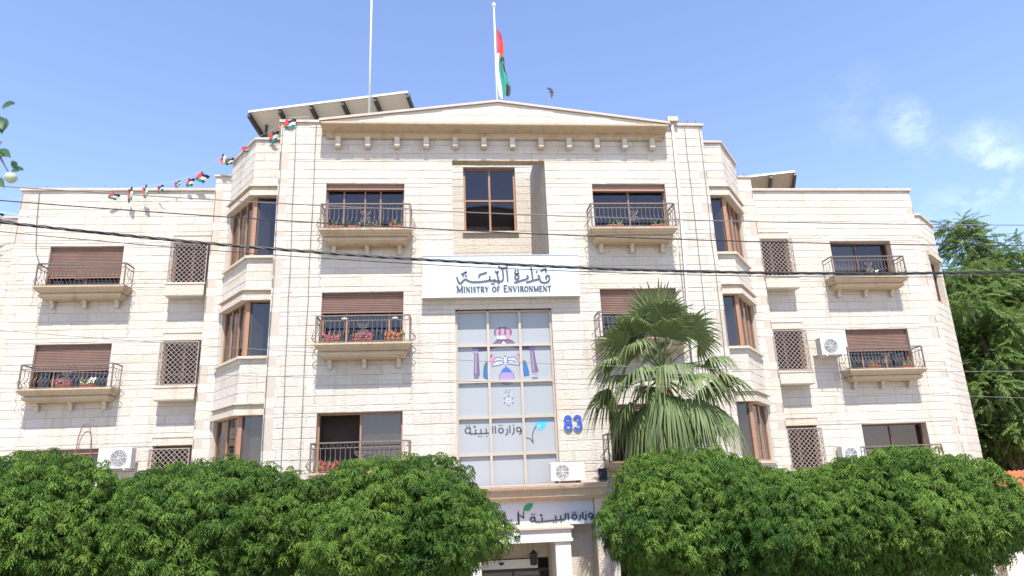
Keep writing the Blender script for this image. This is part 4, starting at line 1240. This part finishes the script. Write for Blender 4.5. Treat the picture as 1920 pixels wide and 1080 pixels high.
cable([(s*1, y, z) for s, y, z in drop(9.30, 9.30, 14.05, 2, 3.52)], .014, 'thin conduit in the inner corner of the right wing', group='conduits in the wing corners')
cable([(-15.1, 3.55, 14.1), (-15.02, 3.54, 13.0), (-14.9, 3.54, 12.0), (-14.62, 3.5, 11.4)], .012, 'thin cable running down to the top left wing balcony')
cable([(-12.78, 3.5, 4.9), (-12.80, 3.5, 5.6), (-12.78, 3.5, 6.0), (-12.72, 3.48, 6.25), (-12.64, 3.47, 6.38), (-12.56, 3.47, 6.40), (-12.48, 3.48, 6.30), (-12.42, 3.5, 6.05), (-12.38, 3.5, 5.6), (-12.36, 3.5, 4.8)], .014, 'rusty bent pipe arch above the lower left wing window', 'rust_post', name='pipe')
# small bird spikes of rebar on the parapets
R = random.Random(3)
for x, y, z in [(x, 3.75, 14.2) for x in (-15.3, -15.0, -14.5, -13.1, -12.9, -12.75, 12.6, 12.8, 12.9, 14.9, 15.2)]+[(x, .15, 14.8) for x in (5.75, 5.85, 5.95, 6.05, 6.3)]+[(8.8, 2.9, 14.3), (9.0, 2.9, 14.3)]:
    rb = MB(); rb.tube([(x, y, z), (x+R.uniform(-.03, .03), y, z+R.uniform(.12, .25))], .012, 4); rb.obj('rebar', 'rust_post', B)

# ------------------------------------------------------------------ bunting
def flaglet(p, wd, hh, ang, mats, label):
    wd *= 1.0; hh *= 1.1
    k = MB(); n = 4
    for row, mname in enumerate((1, 2, 3)):
        for i in range(n):
            a, b = i/n, (i+1)/n
            f = lambda s, r_: (wd*s, .03*math.sin(s*6+ang)+.02*r_, -hh*r_/3-.05*math.sin(s*5))
            k.add([f(a, row), f(b, row), f(b, row+1), f(a, row+1)], [(0, 1, 2, 3)], mname)
    f = lambda s, r_: (wd*s, .03*math.sin(s*6+ang)+.02*r_-.012, -hh*r_/3-.05*math.sin(s*5))
    k.add([f(0, 0), f(.5, 1.5), f(0, 3)], [(0, 1, 2)], 0)
    o = k.obj('bunting_flag', ['flag_red', 'flag_black', 'flag_white', 'flag_green']); o.location = p; o.rotation_euler = (ang*.3, ang, R.uniform(-.6, .6))
    tag(o, label, 'bunting flag', 'bunting flags along the left parapet')
BF = [(-12.62, 3.3, 14.02, .26, .22, .7, 'leftmost bunting flag hanging on the left wing parapet'),
      (-12.15, 3.3, 14.10, .20, .42, .1, 'second bunting flag from the left, hanging straight down on the left wing parapet'),
      (-11.70, 3.3, 14.14, .20, .34, -.15, 'third bunting flag from the left, mostly white, on the left wing parapet'),
      (-11.22, 3.3, 14.22, .24, .18, .3, 'short red bunting flag just below the coping of the left wing'),
      (-10.70, 3.3, 14.36, .18, .14, -.2, 'smallest bunting flag above the coping of the left wing'),
      (-10.25, 3.3, 14.52, .24, .26, .5, 'dark and red bunting flag above the lattice window column'),
      (-9.80, 3.2, 14.72, .34, .30, .8, 'widest bunting flag with clear stripes nearest the inner corner of the left wing'),
      (-9.05, 2.5, 14.80, .24, .26, -.6, 'bunting flag blown sideways over the stub wall left of the bay'),
      (-8.72, 2.4, 14.82, .22, .20, .4, 'small red bunting flag next to the chamfer of the bay'),
      (-8.05, 1.6, 14.80, .40, .16, -.2, 'flat bunting flag lying on the chamfer coping'),
      (-6.95, .9, 14.98, .26, .30, .4, 'pale bunting flag over the bay coping'),
      (-6.72, .7, 15.02, .26, .30, -.7, 'red bunting flag against the roof canopy beside the left pier'),
      (-6.28, -.12, 14.82, .30, .24, .2, 'red and white bunting flag on the top of the left pier')]
for x, y, z, a, b, c, lb in BF: flaglet((x, y, z), a, b, c, None, lb)
pts = [(-16.9, 3.4, 13.15), (-15.6, 3.3, 13.75)]+[(x+.02, y, z+.02) for x, y, z, *_ in BF]+[(-5.6, -.12, 14.88)]
cable(pts, .0035, 'thin cord carrying the bunting flags along the left parapet', 'flag_white', name='bunting_string')
for x, z, lb in ((-16.75, 13.62, 'upper bunting flag at the far left against the sky'), (-16.75, 13.36, 'lower bunting flag at the far left against the sky')):
    flaglet((x, 4.0, z), .34, .2, .4, None, lb)
cable([(-18.5, 4.0, 13.75), (-16.75, 4.0, 13.62), (-15.9, 4.2, 13.5)], .006, 'thin cord of the far left bunting flags, upper', 'flag_white', name='bunting_string')
cable([(-18.5, 4.0, 13.45), (-16.75, 4.0, 13.36), (-15.9, 4.2, 13.3)], .006, 'thin cord of the far left bunting flags, lower', 'flag_white', name='bunting_string')

# shade streamers: strings of pennants hung in front of the wall and a bird
bird = thing('bird', 'grey bird in flight right of the flagpole', 'bird', (2.6, 5, 19.0)); bird.scale = (.75, .75, .75)
k = MB()
k.loft([[(px+r*math.cos(i*math.pi/4), r*math.sin(i*math.pi/4), pz) for i in range(8)] for px, pz, r in ((-.16, -.02, .01), (-.10, .0, .045), (.0, .0, .06), (.09, .01, .045), (.14, .03, .035), (.18, .03, .006))]); k.obj('body', 'feather', bird, True)
for pts in ([(-.05, 0, .03), (.08, 0, .03), (.02, -.10, .16), (-.16, -.18, .20), (-.30, -.2, .14), (-.14, -.08, .09)], [(-.05, 0, .02), (.08, 0, .02), (.08, .05, -.14), (.0, .1, -.34), (-.05, .06, -.18)]):
    k = MB(); n = len(pts); k.add([tuple(p) for p in pts]+[(a, b+.012, c) for a, b, c in pts], [tuple(range(n)), tuple(range(n, 2*n))[::-1]]+[(i, (i+1) % n, (i+1) % n+n, i+n) for i in range(n)]); k.obj('wing', 'feather', bird)

# ------------------------------------------------------------------ overhead wires along the street
YW = -9.0
def spline(pts, n=60):
    xs = np.array([p[0] for p in pts]); zs = np.array([p[1] for p in pts])
    c = np.polyfit(xs, zs, 2); X = np.linspace(-24, 24, n)
    return [(float(x), YW, float(np.polyval(c, x))) for x in X]
wg = 'overhead wires along the street'
cable([(x, y-.3, z) for x, y, z in spline([(-7.93, 8.47), (-4.79, 8.24), (-1.98, 8.08), (1.11, 7.95), (4.01, 7.85), (7.78, 7.80)])], .0075, 'topmost thin wire crossing the facade', 'cable_grey', wg, 'overhead_wire')
cable([(x, y-.15, z) for x, y, z in spline([(-7.91, 8.31), (-4.77, 8.05), (-1.35, 7.82), (1.09, 7.69), (3.96, 7.58), (7.71, 7.51)])], .0085, 'second thin wire from the top crossing the facade', 'cable_black', wg, 'overhead_wire')
main = spline([(-7.86, 8.04), (-4.74, 7.66), (-1.35, 7.38), (.73, 7.26), (3.9, 7.14), (7.61, 7.13)], 420)
k = MB()
for ph in (0, 2.094, 4.189):
    k.tube([(x, y+.013*math.cos(x*9+ph), z+.013*math.sin(x*9+ph)) for x, y, z in main], .0125, 5)
tag(k.obj('overhead_cable', 'cable_black'), 'thick twisted black cable sagging across the facade and sign', 'cable')
cable([(x, y+.02, z) for x, y, z in spline([(-7.84, 7.90), (-4.74, 7.57), (-1.35, 7.31), (.72, 7.20), (3.89, 7.10), (7.60, 7.06)])], .006, 'thin wire running just below the thick twisted cable', 'cable_black', wg, 'overhead_wire')
cable(spline([(-7.61, 6.46), (-5.99, 6.27), (-1.38, 5.92), (.62, 5.77), (4.14, 5.62), (6.8, 5.55)]), .004, 'faint upper wire crossing the glazed panel', 'cable_grey', wg, 'overhead_wire')
cable([(x, y+.3, z) for x, y, z in spline([(-7.61, 5.95), (-4.5, 5.78), (-1.38, 5.66), (.62, 5.55), (4.14, 5.36), (6.09, 5.24)])], .004, 'faint lower wire crossing the glazed panel and palm', 'cable_grey', wg, 'overhead_wire')

# ------------------------------------------------------------------ street trees
def spray_template(nl, length, leaf_l, leaf_w, droop, R):
    """pinnate spray: leaflets in pairs along a drooping stalk; x forward, z up"""
    V = []
    for i in range(nl):
        t = (i//2+.6)/(nl/2)
        if i == nl-1: t = 1.0
        sgn = 0 if i == nl-1 else (1 if i % 2 else -1)
        base = np.array([length*t, 0, -droop*t*t*length])
        ang = sgn*(1.0-.35*t)+R.uniform(-.15, .15)
        d = np.array([math.cos(ang), math.sin(ang), -.35-.35*t+R.uniform(-.15, .15)]); d /= np.linalg.norm(d)
        n = np.array([0, 0, 1.0])+np.array([R.uniform(-.3, .3), R.uniform(-.3, .3), 0]); sd = np.cross(n, d); sd /= np.linalg.norm(sd)
        l = leaf_l*R.uniform(.8, 1.1)*(1-.25*abs(t-.5)); wv = leaf_w*R.uniform(.85, 1.1)
        V += [base, base+d*l*.45+sd*wv/2+np.array([0, 0, .008]), base+d*l-np.array([0, 0, l*.18]), base+d*l*.45-sd*wv/2+np.array([0, 0, .008])]
    return np.array(V)
def scatter(templates, P, Fw, Up, sc, R, tint):
    outV = []; outT = []
    idx = R.integers(0, len(templates), len(P))
    X = Fw/np.linalg.norm(Fw, axis=1, keepdims=True)
    Y = np.cross(Up, X); Y /= np.linalg.norm(Y, axis=1, keepdims=True)+1e-9
    Z = np.cross(X, Y)
    for t in range(len(templates)):
        m_ = np.where(idx == t)[0]
        if len(m_) == 0: continue
        T = templates[t]
        V = (T[None, :, 0:1]*X[m_, None, :]+T[None, :, 1:2]*Y[m_, None, :]+T[None, :, 2:3]*Z[m_, None, :])*sc[m_, None, None]+P[m_, None, :]
        outV.append(V.reshape(-1, 3)); nl = len(T)//4
        tt = np.clip(np.repeat(tint[m_], nl)+R.normal(0, .10, len(m_)*nl), 0, 1); outT.append(tt)
    V = np.concatenate(outV); T = np.concatenate(outT)
    F = np.arange(len(V), dtype=np.int32).reshape(-1, 4)
    return V, F, T
RT = random.Random(21)
def tuft_template(R):
    parts = []
    n = R.choice((5, 6, 7))
    for i in range(n):
        sp_ = spray_template(7, R.uniform(.075, .11), .056, .020, .6, R)
        a = 2*math.pi*i/n+R.uniform(-.3, .3); tilt = R.uniform(-.15, .55)
        c_, s_ = math.cos(tilt), math.sin(tilt)
        X = sp_[:, 0]*c_+sp_[:, 2]*s_; Z = -sp_[:, 0]*s_+sp_[:, 2]*c_
        parts.append(np.stack([X*math.cos(a)-sp_[:, 1]*math.sin(a), X*math.sin(a)+sp_[:, 1]*math.cos(a), Z], 1))
    return np.concatenate(parts)
TPL = [tuft_template(RT) for _ in range(7)]
def street_tree(cx, cy, rx, ry, ztop, zbot, seed, label, n=3500, trunk_lean=0, thin=()):
    R = np.random.default_rng(seed); R2 = random.Random(seed)
    t = thing('street_tree', label, 'tree', (cx, cy, 0), 'clipped street trees in front of the building')
    H_ = ztop-zbot; zc = zbot+H_*.50
    lob = R.normal(0, 1, (46, 3)); lob /= np.linalg.norm(lob, axis=1, keepdims=True); lob[:, 2] = np.abs(lob[:, 2])*.9-.12
    amp = R.uniform(.06, .20, 46); ltint = R.normal(0, .14, 46); ctint = np.zeros(0)
    D = R.normal(0, 1, (n*3, 3)); D /= np.linalg.norm(D, axis=1, keepdims=True)
    D = D[D[:, 2] > -.92][:n]
    k_ = len(D)
    bump_ = np.zeros(k_); ctint = ltint[np.argmax(D@(lob/np.linalg.norm(lob, axis=1, keepdims=True)).T, axis=1)]
    for l, a in zip(lob, amp):
        c = D@(l/np.linalg.norm(l)); bump_ = np.maximum(bump_, a*np.clip((c-.92)/.08, 0, 1)**.6)
    rad = 1-.10*R.random(k_)**1.5
    inner = R.random(k_) < .36; rad[inner] *= R.uniform(.50, .86, inner.sum())
    rad = rad*(.85+bump_)
    up_ = np.maximum(D[:, 2], 0)
    hs = 1-.10*up_*(1-up_)*4*.5
    P = np.stack([D[:, 0]*rx*rad*hs, D[:, 1]*ry*rad*hs, zc+np.where(D[:, 2] > 0, D[:, 2]*(ztop-zc), D[:, 2]*(zc-zbot)*1.08)*rad], 1)
    P += R.normal(0, .045, (k_, 3))
    Up = D*.55+np.array([0, 0, .9])+R.normal(0, .16, (k_, 3))
    Fw = R.normal(0, 1, (k_, 3)); Fw -= Up*(np.sum(Fw*Up, 1)/np.sum(Up*Up, 1))[:, None]
    sc = R.uniform(.72, 1.3, k_); sc[inner] *= 1.75
    tint = np.clip(.42+ctint+R.normal(0, .05)+R.normal(0, .17, k_)+np.where(R.random(k_) < .10, .35, 0), 0, 1)
    keep = np.ones(k_, bool)
    for (hx, hz, hr) in thin: keep &= ~(((P[:, 0]-hx)**2+(P[:, 2]-hz)**2 < hr*hr) & (R.random(k_) < .85))
    V, F, T = scatter(TPL, P[keep], Fw[keep], Up[keep], sc[keep], R, tint[keep])
    raw_obj('crown', V, F, 'tree_leaf', T, t, 'stuff')
    k = MB()
    fork = zbot*.62+.25
    k.tube([(0, 0, 0), (.02, 0, fork*.4), (trunk_lean*.6, .01, fork*.8), (trunk_lean, 0, fork)], [.15, .12, .105, .10], 9)
    for i in range(7):
        a = i*2*math.pi/7+R2.uniform(-.3, .3); rr = R2.uniform(.55, .8)
        e = (trunk_lean+rx*rr*math.cos(a), ry*rr*math.sin(a), zc+R2.uniform(-.1, .5))
        mid = (trunk_lean+rx*rr*.35*math.cos(a), ry*rr*.35*math.sin(a), fork+(e[2]-fork)*.55)
        k.tube([(trunk_lean, 0, fork-.12), mid, e], [.07, .045, .014], 6)
        for j in range(2):
            b = a+R2.uniform(-.7, .7); q = (mid[0]+rx*.4*math.cos(b), mid[1]+ry*.4*math.sin(b), mid[2]+R2.uniform(.2, .6))
            k.tube([mid, ((mid[0]+q[0])/2, (mid[1]+q[1])/2, (mid[2]+q[2])/2+.06), q], [.03, .02, .008], 5)
    k.obj('trunk', 'bark', t, True)
street_tree(-8.25, -6.6, 2.0, 1.75, 5.02, 2.25, 1, 'leftmost clipped street tree, cut by the left edge of the photo')
street_tree(-5.35, -6.5, 1.90, 1.65, 4.87, 2.3, 2, 'wide clipped street tree in front of the left bay window', thin=((1.0, 2.6, .35), (-.4, 2.3, .3)))
street_tree(-2.46, -6.5, 1.95, 1.65, 4.78, 2.3, 3, 'round clipped street tree just left of the entrance, reaching over the lower sign', thin=((.2, 2.3, .3),))
street_tree(2.78, -6.5, 1.98, 1.7, 4.70, 2.2, 4, 'clipped street tree under the fan palm', thin=((-.9, 2.5, .35), (.4, 2.4, .3)))
street_tree(4.80, -6.2, 1.65, 1.5, 4.36, 2.2, 6, 'middle clipped street tree of the right hand row, merging into its neighbours')
street_tree(6.62, -6.5, 2.12, 1.7, 4.64, 2.2, 5, 'rightmost clipped street tree below the right wing')

# ------------------------------------------------------------------ fan palm
def fan_palm(cx, cy, zc):
    R = random.Random(5)
    t = thing('fan_palm', 'tall fan palm with drooping fronds in front of the right facade', 'palm', (cx, cy, 0))
    k = MB(); rg = []
    for i in range(40):
        z = zc*i/39; r = .19-.03*i/39+(.022 if i % 2 else 0)
        rg.append([(r*math.cos(j*math.pi/6)+.05*math.sin(z*.5), r*math.sin(j*math.pi/6), z) for j in range(12)])
    k.loft(rg); k.obj('trunk', 'palm_bark', t)
    def frond(az, el, stalk, rad, droop, mat, dry=0):
        d = Vector((math.cos(az)*math.cos(el), math.sin(az)*math.cos(el), math.sin(el)))
        base = Vector((0, 0, zc-.1+.25*max(0, math.sin(el))))
        sag = -.22*stalk*math.cos(el)
        hub = base+d*stalk+Vector((0, 0, sag)); m1 = base+d*stalk*.5+Vector((0, 0, sag*.2))
        fd = (hub-m1).normalized()
        side = fd.cross(Vector((0, 0, 1)))
        if side.length < .1: side = Vector((math.sin(az), -math.cos(az), 0))
        side.normalize(); upv = side.cross(fd).normalized()
        k = MB()
        k.tube([base, m1, hub], [.030, .020, .013], 5, 0, .75)
        n = 38; V = []; tb = R.uniform(-.3, .2); droop *= R.uniform(.75, 1.25); rad *= R.uniform(.86, 1.06); tw = R.uniform(-.75, .75); side, upv = side*math.cos(tw)+upv*math.sin(tw), upv*math.cos(tw)-side*math.sin(tw)
        span = 2.5
        for i in range(n):
            a = (i/(n-1)-.5)*2*span*.5
            a2 = a*1.25
            rr = rad*(1-.26*(abs(a2)/1.6)**2)*R.uniform(.84, 1.06); droop_ = droop*R.uniform(.7, 1.45)
            dirv = fd*math.cos(a2)+side*math.sin(a2)
            fold = upv*(.05 if i % 2 else -.02)
            wv = .023*rad
            sv = (side*math.cos(a2)-fd*math.sin(a2))
            pts = []
            for q, (s, wd) in enumerate(((.03, .3), (.35, 1.15), (.62, 1.0), (.82, .55), (.94, .28), (1.0, .05))):
                dr = -droop_*rr*max(0, s-.50)**1.5*1.65
                up_ = .18*rr*s*(1-s)*(1 if el > 0 else .4)
                c = hub+dirv*rr*s*(1-.20*max(0, s-.5)*droop)+upv*up_*(1-abs(a2)*.3)+fold*s*.5+Vector((0, 0, dr))
                pts.append((c, wd*wv*1.25))
            b0 = len(k.v)
            for c, wd in pts:
                k.v += [tuple(c-sv*wd), tuple(c+upv*wd*.35), tuple(c+sv*wd)]
            tt = .35+.5*R.random() if not dry else R.random()
            for q in range(len(pts)-1):
                for e in (0, 1):
                    k.f.append((b0+q*3+e, b0+q*3+e+1, b0+q*3+3+e+1, b0+q*3+3+e)); k.m.append(0); k.t.append(max(0, min(1, tt+tb+.1*q)))
        k.obj('frond', mat, t)
    # upright crown, spreading middle, hanging skirt
    for az, el, st, rd, dr in ((4.3, 1.42, 1.10, 1.2, .15), (1.9, 1.35, 1.05, 1.1, .35), (5.0, 1.18, 1.05, 1.1, .45), (.5, 1.05, 1.10, 1.0, .5), (3.3, 1.08, 1.05, 1.05, .55), (4.0, 1.22, 1.1, 1.0, .4), (2.6, .95, 1.1, 1.0, .6),
                               (5.7, .90, 1.2, 1.0, .4), (1.3, .8, .9, .95, .6), (.05, .70, 1.30, .95, .5), (6.05, .42, 1.2, .95, .6), (3.1, .75, 1.2, 1.0, .5), (3.55, .95, 1.15, 1.0, .4), (4.9, 1.0, .9, 1.0, .5), (.3, .38, 1.3, .9, .6), (3.25, .35, 1.3, .95, .6), (2.4, .3, 1.1, .95, .8), (3.8, .55, 1.05, .95, .8),
                               (4.60, .30, .60, 1.05, 1.1), (5.25, .10, .80, 1.05, .9), (3.75, .12, 1.05, 1.0, .8), (6.1, .10, 1.30, 1.0, .7), (.25, .05, 1.25, .9, 1.0), (2.9, -.05, 1.25, .95, 1.1), (1.6, .1, 1.0, .9, 1.0),
                               (4.5, -.45, .85, 1.05, 1.2), (5.3, -.50, .95, 1.05, 1.2), (5.9, -.50, 1.2, 1.0, 1.2), (3.4, -.48, 1.15, 1.0, 1.2), (3.95, -.65, .9, 1.0, 1.3), (.4, -.45, 1.1, .95, 1.2), (2.5, -.45, 1.0, .95, 1.2), (1.4, -.4, .9, .9, 1.2),
                               (4.9, -.85, .95, 1.0, 1.3), (5.6, -.85, 1.0, 1.0, 1.3), (3.2, -.85, 1.0, .95, 1.3), (4.2, -.95, .9, .95, 1.3), (6.2, -.85, .95, .95, 1.3), (2.2, -.8, .8, .9, 1.3)):
        frond(az+R.uniform(-.12, .12), el, st, rd, dr, 'palm_leaf')
    for i in range(9):
        frond(i*.7, -1.05-R.uniform(0, .2), .65, .85, 1.0, 'dry_palm_leaf', 1)
fan_palm(3.62, -2.5, 6.62)

# ------------------------------------------------------------------ big trees behind the right wing
FTP = [spray_template(15, .50, .17, .060, .45, RT) for _ in range(6)]
def big_tree(cx, cy, clumps, seed, label, n_per=1, mat='far_leaf'):
    R = np.random.default_rng(seed); R2 = random.Random(seed)
    t = thing('leafy_tree', label, 'tree', (cx, cy, 0), 'leafy trees behind the right wing')
    Ps = []; Ds = []
    for (x, y, z, r, n) in clumps:
        D = R.normal(0, 1, (n, 3)); D /= np.linalg.norm(D, axis=1, keepdims=True)
        rad = R.random(n)**.40
        Ps.append(np.array([x-cx, y-cy, z])+D*rad[:, None]*np.array([r, r, r*.62])); Ds.append(D)
    P = np.concatenate(Ps); D = np.concatenate(Ds); k_ = len(P)
    Fw = D*np.array([1, 1, .3])+R.normal(0, .4, (k_, 3))+np.array([0, 0, .05]); Up = D*.4+np.array([0, 0, 1.0])+R.normal(0, .25, (k_, 3))
    tint = np.clip(.45+R.normal(0, .2, k_), 0, 1)
    V, F, T = scatter(FTP, P, Fw, Up, R.uniform(.7, 1.25, k_), R, tint)
    raw_obj('crown', V, F, mat, T, t, 'stuff')
    k = MB(); zt = max(c[2] for c in clumps)
    k.tube([(0, 0, 0), (.1, 0, zt*.4), (-.05, 0, zt*.7), (.1, 0, zt*.9)], [.28, .22, .14, .05], 9)
    for (x, y, z, r, n) in clumps:
        zb = max(1.5, z-2.2-R2.random()); k.tube([(0.05, 0, min(zb, zt*.75)), ((x-cx)*.55, (y-cy)*.55, z-.9), (x-cx, y-cy, z)], [.12, .07, .02], 6)
    k.obj('trunk', 'bark', t, True)
def clumps(seed, boxes):
    R = random.Random(seed); o = []
    boxes = [(*b[:9], int(b[9]*1.7)) for b in boxes]
    for (x0, x1, y0, y1, z0, z1, m_, r0, r1, n) in boxes:
        for i in range(m_): o.append((R.uniform(x0, x1), R.uniform(y0, y1), R.uniform(z0, z1), R.uniform(r0, r1), n))
    return o
big_tree(24.0, 11, [(23.5, 11, 15.5, .8, 130), (23.8, 11, 14.6, 1.2, 240), (25.6, 11, 14.0, 1.3, 240)]+clumps(2, [(21.5, 27.5, 9.5, 13, 11.5, 13.6, 11, 1.1, 1.6, 150), (21.0, 29, 9.5, 13, 8.6, 11.5, 13, 1.1, 1.7, 160)]), 11, 'tallest leafy tree behind the right wing, its top shoot against the clouds')
big_tree(20.6, 7.5, clumps(5, [(19.5, 21.6, 6.6, 9, 5.6, 10.6, 11, .9, 1.3, 130)]), 12, 'narrow leafy tree close against the right end of the building')
big_tree(22.2, 8.5, clumps(6, [(20.2, 24.5, 7, 9.5, 3.4, 6.6, 13, 1.0, 1.5, 160)]), 13, 'low bushy tree in front of the taller trees at the far right')
big_tree(29.5, 14, clumps(8, [(26, 33, 12, 16, 7.5, 13.8, 20, 1.3, 2.0, 150)]), 14, 'broad leafy tree at the right edge of the photo')

# ------------------------------------------------------------------ tiled kiosk and houses on the right
ks = thing('tiled_kiosk', 'low kiosk with an orange tiled roof behind the rightmost street tree', 'kiosk', (18.6, 5.0, 0))
k = MB(); k.box(-1.7, 3.5, -.6, 2.5, 0, 3.05); k.obj('wall', 'render_wall', ks)
k = MB(); k.box(-1.2, 3.2, -.635, -.602, 1.4, 2.75); kw = k.obj('window', 'black', ks)
k = MB(); k.box(-1.1, 3.1, -.645, -.637, 1.5, 2.68); k.obj('pane', 'glass', kw)
k = MB(); k.add([(-2.0, -1.0, 3.18), (3.8, -1.0, 3.18), (3.8, .9, 3.85), (-2.0, .9, 3.85), (-2.0, 2.8, 3.18), (3.8, 2.8, 3.18)], [(0, 1, 2, 3), (3, 2, 5, 4)]); k.box(-1.9, 3.7, -.95, -.85, 3.06, 3.16)
rf = k.obj('roof', 'roof_tile', ks)
def tile_mesh():
    k = MB(); n = 6
    ring = lambda y, z, r: [(r*math.cos(math.pi*i/n), y, z+r*math.sin(math.pi*i/n)) for i in range(n+1)]
    k.loft([ring(0, .02, .085), ring(.40, .16, .07)], close=False); return k
for row in range(5):
    for i in range(29):
        shared('roof_tile', 'tile', tile_mesh, 'roof_tile', rf, (-1.9+i*.195, -1.03+row*.39, 3.18+row*.137))
hs = thing('distant_house', 'distant house with a red tiled roof showing through the trees', 'house', (34, 28, 0))
k = MB(); k.box(-5, 5, -3, 3, 0, 9.2); k.obj('wall', 'render_wall', hs)
k = MB(); k.add([(-5.5, -3.6, 9.2), (5.5, -3.6, 9.2), (4, 0, 11), (-4, 0, 11), (-5.5, 3.6, 9.2), (5.5, 3.6, 9.2)], [(0, 1, 2, 3), (3, 2, 5, 4), (0, 3, 4), (1, 5, 2)]); k.obj('roof', 'roof_tile', hs)
for x in (-3, 0, 3):
    k = MB(); k.box(x-.7, x+.7, -3.05, -3.002, 5.5, 7.4); k.obj('window', 'black', hs)

# ------------------------------------------------------------------ forecourt: iron fence, agave, garden wall
fn = thing('iron_fence', 'dark iron fence with rusty posts under the right hand trees', 'fence', (4.5, -3.9, 0))
for i in range(6):
    k = MB(); k.box(-1.9+i*1.1-.04, -1.9+i*1.1+.04, -.04, .04, 0, 2.75); k.obj('post', 'rust_post', fn)
for z in (.3, 2.5):
    k = MB(); k.box(-1.9, 3.6, -.015, .015, z, z+.04); k.obj('rail', 'iron', fn)
def fbar():
    k = MB(); k.tube([(0, 0, .2), (0, 0, 2.62)], .011, 6); return k
for i in range(44):
    if i % 9 == 0: continue
    shared('fence_bar', 'fbar', fbar, 'iron', fn, (-1.9+i*.1222, 0.0, 0))
ag = thing('agave', 'spiky pale green agave beside the entrance', 'plant', (1.75, -2.4, 1.3))
R = random.Random(9)
for i in range(26):
    a = i*2.4; el = R.uniform(.3, 1.3); l = R.uniform(.45, .7); d = Vector((math.cos(a)*math.cos(el), math.sin(a)*math.cos(el), math.sin(el))); s = Vector((-math.sin(a), math.cos(a), 0))*.03
    k = MB(); k.add([tuple(-s), tuple(s), tuple(d*l*.5+s*.9+Vector((0, 0, .03))), tuple(d*l*.5-s*.9+Vector((0, 0, .03))), tuple(d*l)], [(0, 1, 2, 3), (3, 2, 4)], 0, R.random()); k.obj('leaf', 'palm_leaf', ag)
pl = MB(); pl.loft([[(r*math.cos(i*math.pi/6), r*math.sin(i*math.pi/6), z) for i in range(12)] for z, r in ((0, .22), (.05, .26), (1.15, .34), (1.2, .37), (1.28, .37))]); po = pl.obj('plant_pot', 'marble', None, True); po.location = (1.75, -2.4, 0); tag(po, 'tall pale plant pot holding the agave', 'plant pot')

# ------------------------------------------------------------------ branch close to the camera at the left edge
br = thing('near_branch', 'out of focus leafy twig with two pale buds at the left edge', 'branch', (-3.10, -16.5, 5.40))
k = MB(); k.tube([(-.5, .05, .25), (-.2, 0, .10), (.02, .01, .05), (.13, 0, -.04), (.165, 0, -.12), (.20, .0, -.175)], [.012, .009, .006, .004, .003, .002], 6); k.obj('twig', 'bark', br)
for (x, z, r) in ((.140, -.055, .015), (.205, -.185, .019)):
    k = MB(); k.loft([[(x+q*math.cos(i*math.pi/5), q*math.sin(i*math.pi/5), z+h) for i in range(10)] for h, q in ((-r, r*.25), (-r*.6, r*.8), (0, r), (r*.5, r*.8), (r*.8, r*.3))]); k.obj('bud', 'bud', br, True)
for (x, z, l, a) in ((.125, .035, .055, -.9), (.150, .03, .05, -1.5), (.135, .07, .05, .5), (.145, -.09, .055, -.3), (.13, -.115, .05, .4), (.20, -.165, .045, .35), (.215, -.16, .04, 1.9), (.15, -.19, .05, -.5), (.10, -.03, .06, .8), (.07, .06, .06, 1.2), (.05, .02, .06, -.8), (.10, -.15, .06, .1)):
    k = MB(); n_ = 6; d = Vector((math.cos(a), -.25, math.sin(a))); sv = Vector((-math.sin(a), .35, math.cos(a))); c = Vector((x, .01, z)); L_ = []; M_ = []; R_ = []
    for j in range(n_+1):
        t_ = j/n_; wv = l*.30*math.sin(math.pi*min(1, t_*.97+.03))**.8; q = c+d*l*t_+Vector((0, 0, -l*.25*t_*t_))
        L_.append(q+sv*wv+Vector((0, -.006, .004))); M_.append(q); R_.append(q-sv*wv+Vector((0, -.006, .004)))
    for j in range(n_):
        k.add([tuple(v) for v in (L_[j], M_[j], R_[j], L_[j+1], M_[j+1], R_[j+1])], [(0, 1, 4, 3), (1, 2, 5, 4)], 0, .5)
    k.obj('leaf', 'near_leaf', br, True)
